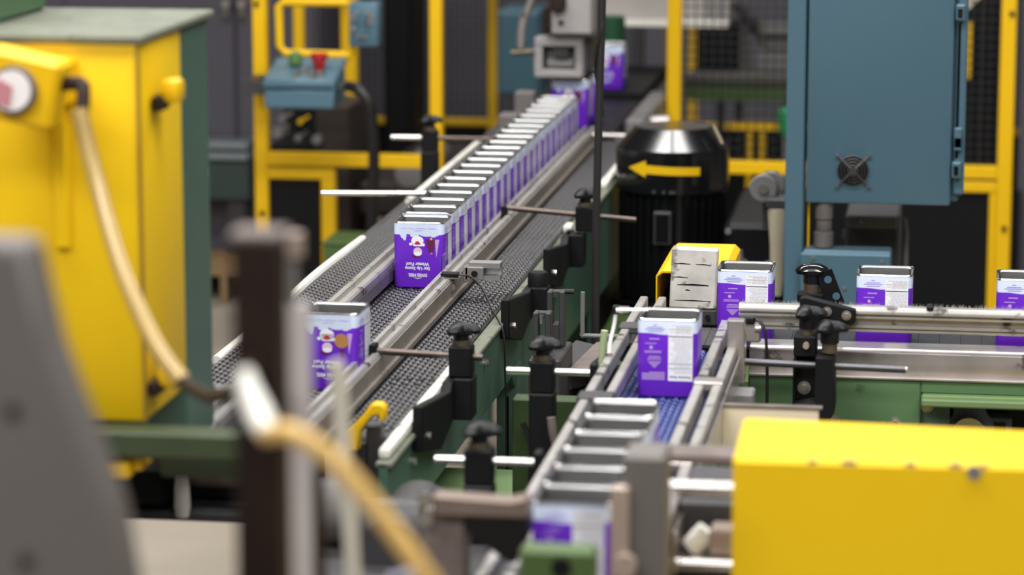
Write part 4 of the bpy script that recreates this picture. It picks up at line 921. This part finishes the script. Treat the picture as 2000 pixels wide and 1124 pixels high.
# ---------------------------------------------------------------- near objects, left
t = thing('yellow_machine', 'tall blurred yellow machine cover on green housing at far left', 'machine', (-1.3, 4.2, 0))
G().box(-1.75, -1.088, 3.90, 4.125, .962, 1.478, .004, 2).out('yellow_cover', YELW, t)
G().box(-1.0905, -1.0865, 3.898, 3.906, .962, 1.478).out('corner_seam', mat('brown_seam', (.30, .17, .01), .6), t)
G().box(-1.75, -1.088, 4.13, 4.28, .87, 1.478, .004).out('green_housing', GRND, t)
G().box(-1.76, -1.080, 3.895, 4.29, 1.478, 1.490, .003).out('top_plate', LIP, t)
G().box(-1.55, -1.32, 4.0, 4.25, 1.49, 1.70, .006).out('green_turret', GRN, t)
G().box(-1.70, -1.28, 3.95, 4.25, 0, .87).out('pedestal', BPAN, t)
DOL = mat('dark_olive_paint', (.040, .058, .026), .5, var=.2, scale=8)
G().box(-1.22, -.935, 3.84, 3.89, .925, .961, .004).out('green_beam', DOL, t)
G().box(-1.07, -.95, 3.90, 3.94, .885, .94, .004).out('green_shelf', DOL, t)
G().box(-1.17, -1.10, 3.86, 3.94, .890, .918, .004).box(-1.10, -1.085, 3.87, 3.92, .90, .918, .003).out('yellow_foot', YEL, t)
for y, z in ((3.985, 1.405), (3.935, 1.02)):
    k_ = G().box(-1.076, -1.050, y - .02, y + .02, z - .014, z + .018, .007, 2).out('yellow_knob', YEL, t); G().box(-1.0865, -1.070, y - .03, y + .012, z - .024, z - .004, .003).out('dark_bracket', BRN, k_)
G().box(-1.205, -1.185, 3.885, 3.90, 1.20, 1.395, .004).out('rib', YELW, t)
t = thing('gauge', 'round white and pink pressure gauge in a yellow block, left edge', 'gauge', (-1.2, 3.8, 1.43))
g = G().box(-.052, .052, 3.74, 3.80, -.045, .045, .006).turn(12, 'Y', (0, 3.77, 0)).xf(Matrix.Translation((-1.205, 0, 1.434)))
g.out('yellow_block', YEL, t)
G().lathe([(.031, 0), (.031, .012), (.026, .014)], (-1.207, 3.726, 1.434), 'y', 28).out('bezel', RSTG, t)
G().lathe([(.026, 0), (.026, .003)], (-1.207, 3.7225, 1.434), 'y', 28).out('dial', PAPER, t)
G().prism([(-1.228, 1.418), (-1.209, 1.412), (-1.204, 1.440), (-1.222, 1.450), (-1.230, 1.436)], 'y', 3.7205, 3.7222).out('pink_sector', mat('pink_print_2', (.52, .22, .25), .4), t)
G().box(-1.24, -1.17, 3.80, 3.90, 1.40, 1.46, .004).out('mount', YEL, t)
t = thing('amber_hose', 'pale amber hose sweeping from gauge elbow to the brown post', 'hose', (-1.0, 3.5, 1.2))
G().tube([(-1.155, 3.77, 1.438), (-1.125, 3.76, 1.440), (-1.119, 3.75, 1.428), (-1.118, 3.74, 1.405)], .0095, 10, 3).out('elbow', BRN, t)
G().tube([(-1.119, 3.73, 1.410), (-1.090, 3.70, 1.325), (-1.03, 3.6, 1.228), (-.962, 3.5, 1.155), (-.915, 3.45, 1.118)], .0115, 12, 6).out('hose', AMBP, t)
G().tube([(-.915, 3.45, 1.118), (-.84, 3.3, 1.135), (-.73, 3.0, 1.22), (-.625, 2.62, 1.33)], .008, 10, 4).out('tail_pipe', BRN, t)
t = thing('brown_post', 'blurred rusty brown square post standing left of centre', 'post', (-.6, 2.52, 0))
G().box(-.6185, -.5765, 2.50, 2.54, 0, 1.455, .003).out('post', BRN, t)
G().box(-.6205, -.5745, 2.498, 2.542, 1.455, 1.463, .002).out('cap', RSTG, t)
GALV = mat('galvanised_bar', (.60, .55, .54), .45, .2, var=.1, scale=8)
t = thing('steel_bar', 'blurred pale steel bar with tan bolt on top beside brown post', 'bar', (-.63, 2.81, 0))
G().box(-.647, -.616, 2.80, 2.812, 0, 1.345, .003).out('bar', GALV, t)
G().cyl((-.634, 2.806, 1.33), (-.634, 2.806, 1.39), .006, 10).out('stud', GRY, t)
G().cyl((-.634, 2.806, 1.39), (-.634, 2.806, 1.412), .012, 12).out('bolt_head', PNK, t)
G().box(-.6155, -.607, 2.806, 2.82, 0, 1.18).out('rusty_edge', BRN, t)
t = thing('white_nozzle', 'blurred white nozzle with amber hose curving down to the right', 'hose', (-.55, 2.45, 1.2))
G().tube([(-.600, 2.47, 1.350), (-.597, 2.465, 1.335), (-.583, 2.45, 1.312), (-.570, 2.43, 1.300)], [.006, .010, .0125, .008], 14).out('nozzle', WHP, t)
G().tube([(-.572, 2.43, 1.302), (-.545, 2.40, 1.312), (-.514, 2.40, 1.294), (-.488, 2.40, 1.268), (-.458, 2.40, 1.230), (-.432, 2.40, 1.194), (-.40, 2.42, 1.13), (-.37, 2.45, 1.0), (-.36, 2.48, .70), (-.36, 2.5, .0)], .0085, 12, 5).out('hose', AMB, t)
G().cyl((-.598, 2.47, 1.348), (-.598, 2.50, 1.348), .006, 10).out('mount', BRN, t)
t = thing('clear_tube', 'blurred milky upright tube right of the steel bar', 'tube', (-.64, 3.1, 0))
G().tube([(-.655, 3.1, 1.225), (-.650, 3.1, 1.20), (-.645, 3.1, 1.10), (-.637, 3.1, .985), (-.63, 3.1, .6), (-.63, 3.1, 0)], .009, 10, 3).out('tube', TUB, t)
t = thing('grey_casting', 'large blurred tapering grey casting at bottom left corner', 'casting', (-.75, 2.33, 0))
G().prism([(-.95, 1.482), (-.741, 1.482), (-.722, 1.395), (-.674, 1.265), (-.664, 1.205), (-.63, .90), (-.60, 0), (-.95, 0)], 'y', 2.30, 2.36, .006).out('casting', GRYP, t)
for x, z in ((-.752, 1.345), (-.745, 1.22)): G().lathe([(.006, 0), (.006, .003)], (x, 2.297, z), 'y', 12).out('bolt_hole', BRN, t)
t = thing('pump_unit', 'blurred dark pump unit with small white valve below yellow machine', 'pump', (-1.3, 4.45, 0))
G().box(-1.38, -1.185, 4.40, 4.56, .70, .785, .02).out('motor_block', BPAN, t)
G().cyl((-1.20, 4.46, .765), (-1.05, 4.46, .765), .036, 20).out('drum', RSTG, t)
G().lathe([(.010, .695), (.013, .712), (.012, .74), (.008, .775)], (-1.172, 4.40, 0), 'z', 14).out('white_valve', mat('dull_white_plastic', (.55, .52, .48), .5), t)
G().box(-1.208, -1.178, 4.39, 4.41, .776, .795, .004).out('rusty_cap', mat('orange_brown_cap', (.22, .06, .025), .6), t)
G().box(-1.41, -1.05, 4.41, 4.53, .685, .700, .003).out('shelf', DKG, t)
G().box(-1.33, -1.09, 4.50, 4.53, .70, .80, .003).out('back_plate', DKG, t)
for y in (4.41, 4.50): G().box(-1.41, -1.38, y, y + .03, 0, .685).out('leg', DKG, t)
t = thing('end_plate', 'grey metal end plate at near left corner of wide belt', 'plate', (-1.26, 4.57, 0))
G().box(-1.37, -1.105, 4.55, 4.58, .823, .868, .004).out('plate', GRY, t)
G().lathe([(.008, 0), (.008, .008)], (-1.16, 4.541, .866), 'y', 12).out('bolt', CHR, t)
G().box(-1.37, -1.34, 4.55, 4.58, 0, .823).out('stand', DKG, t)
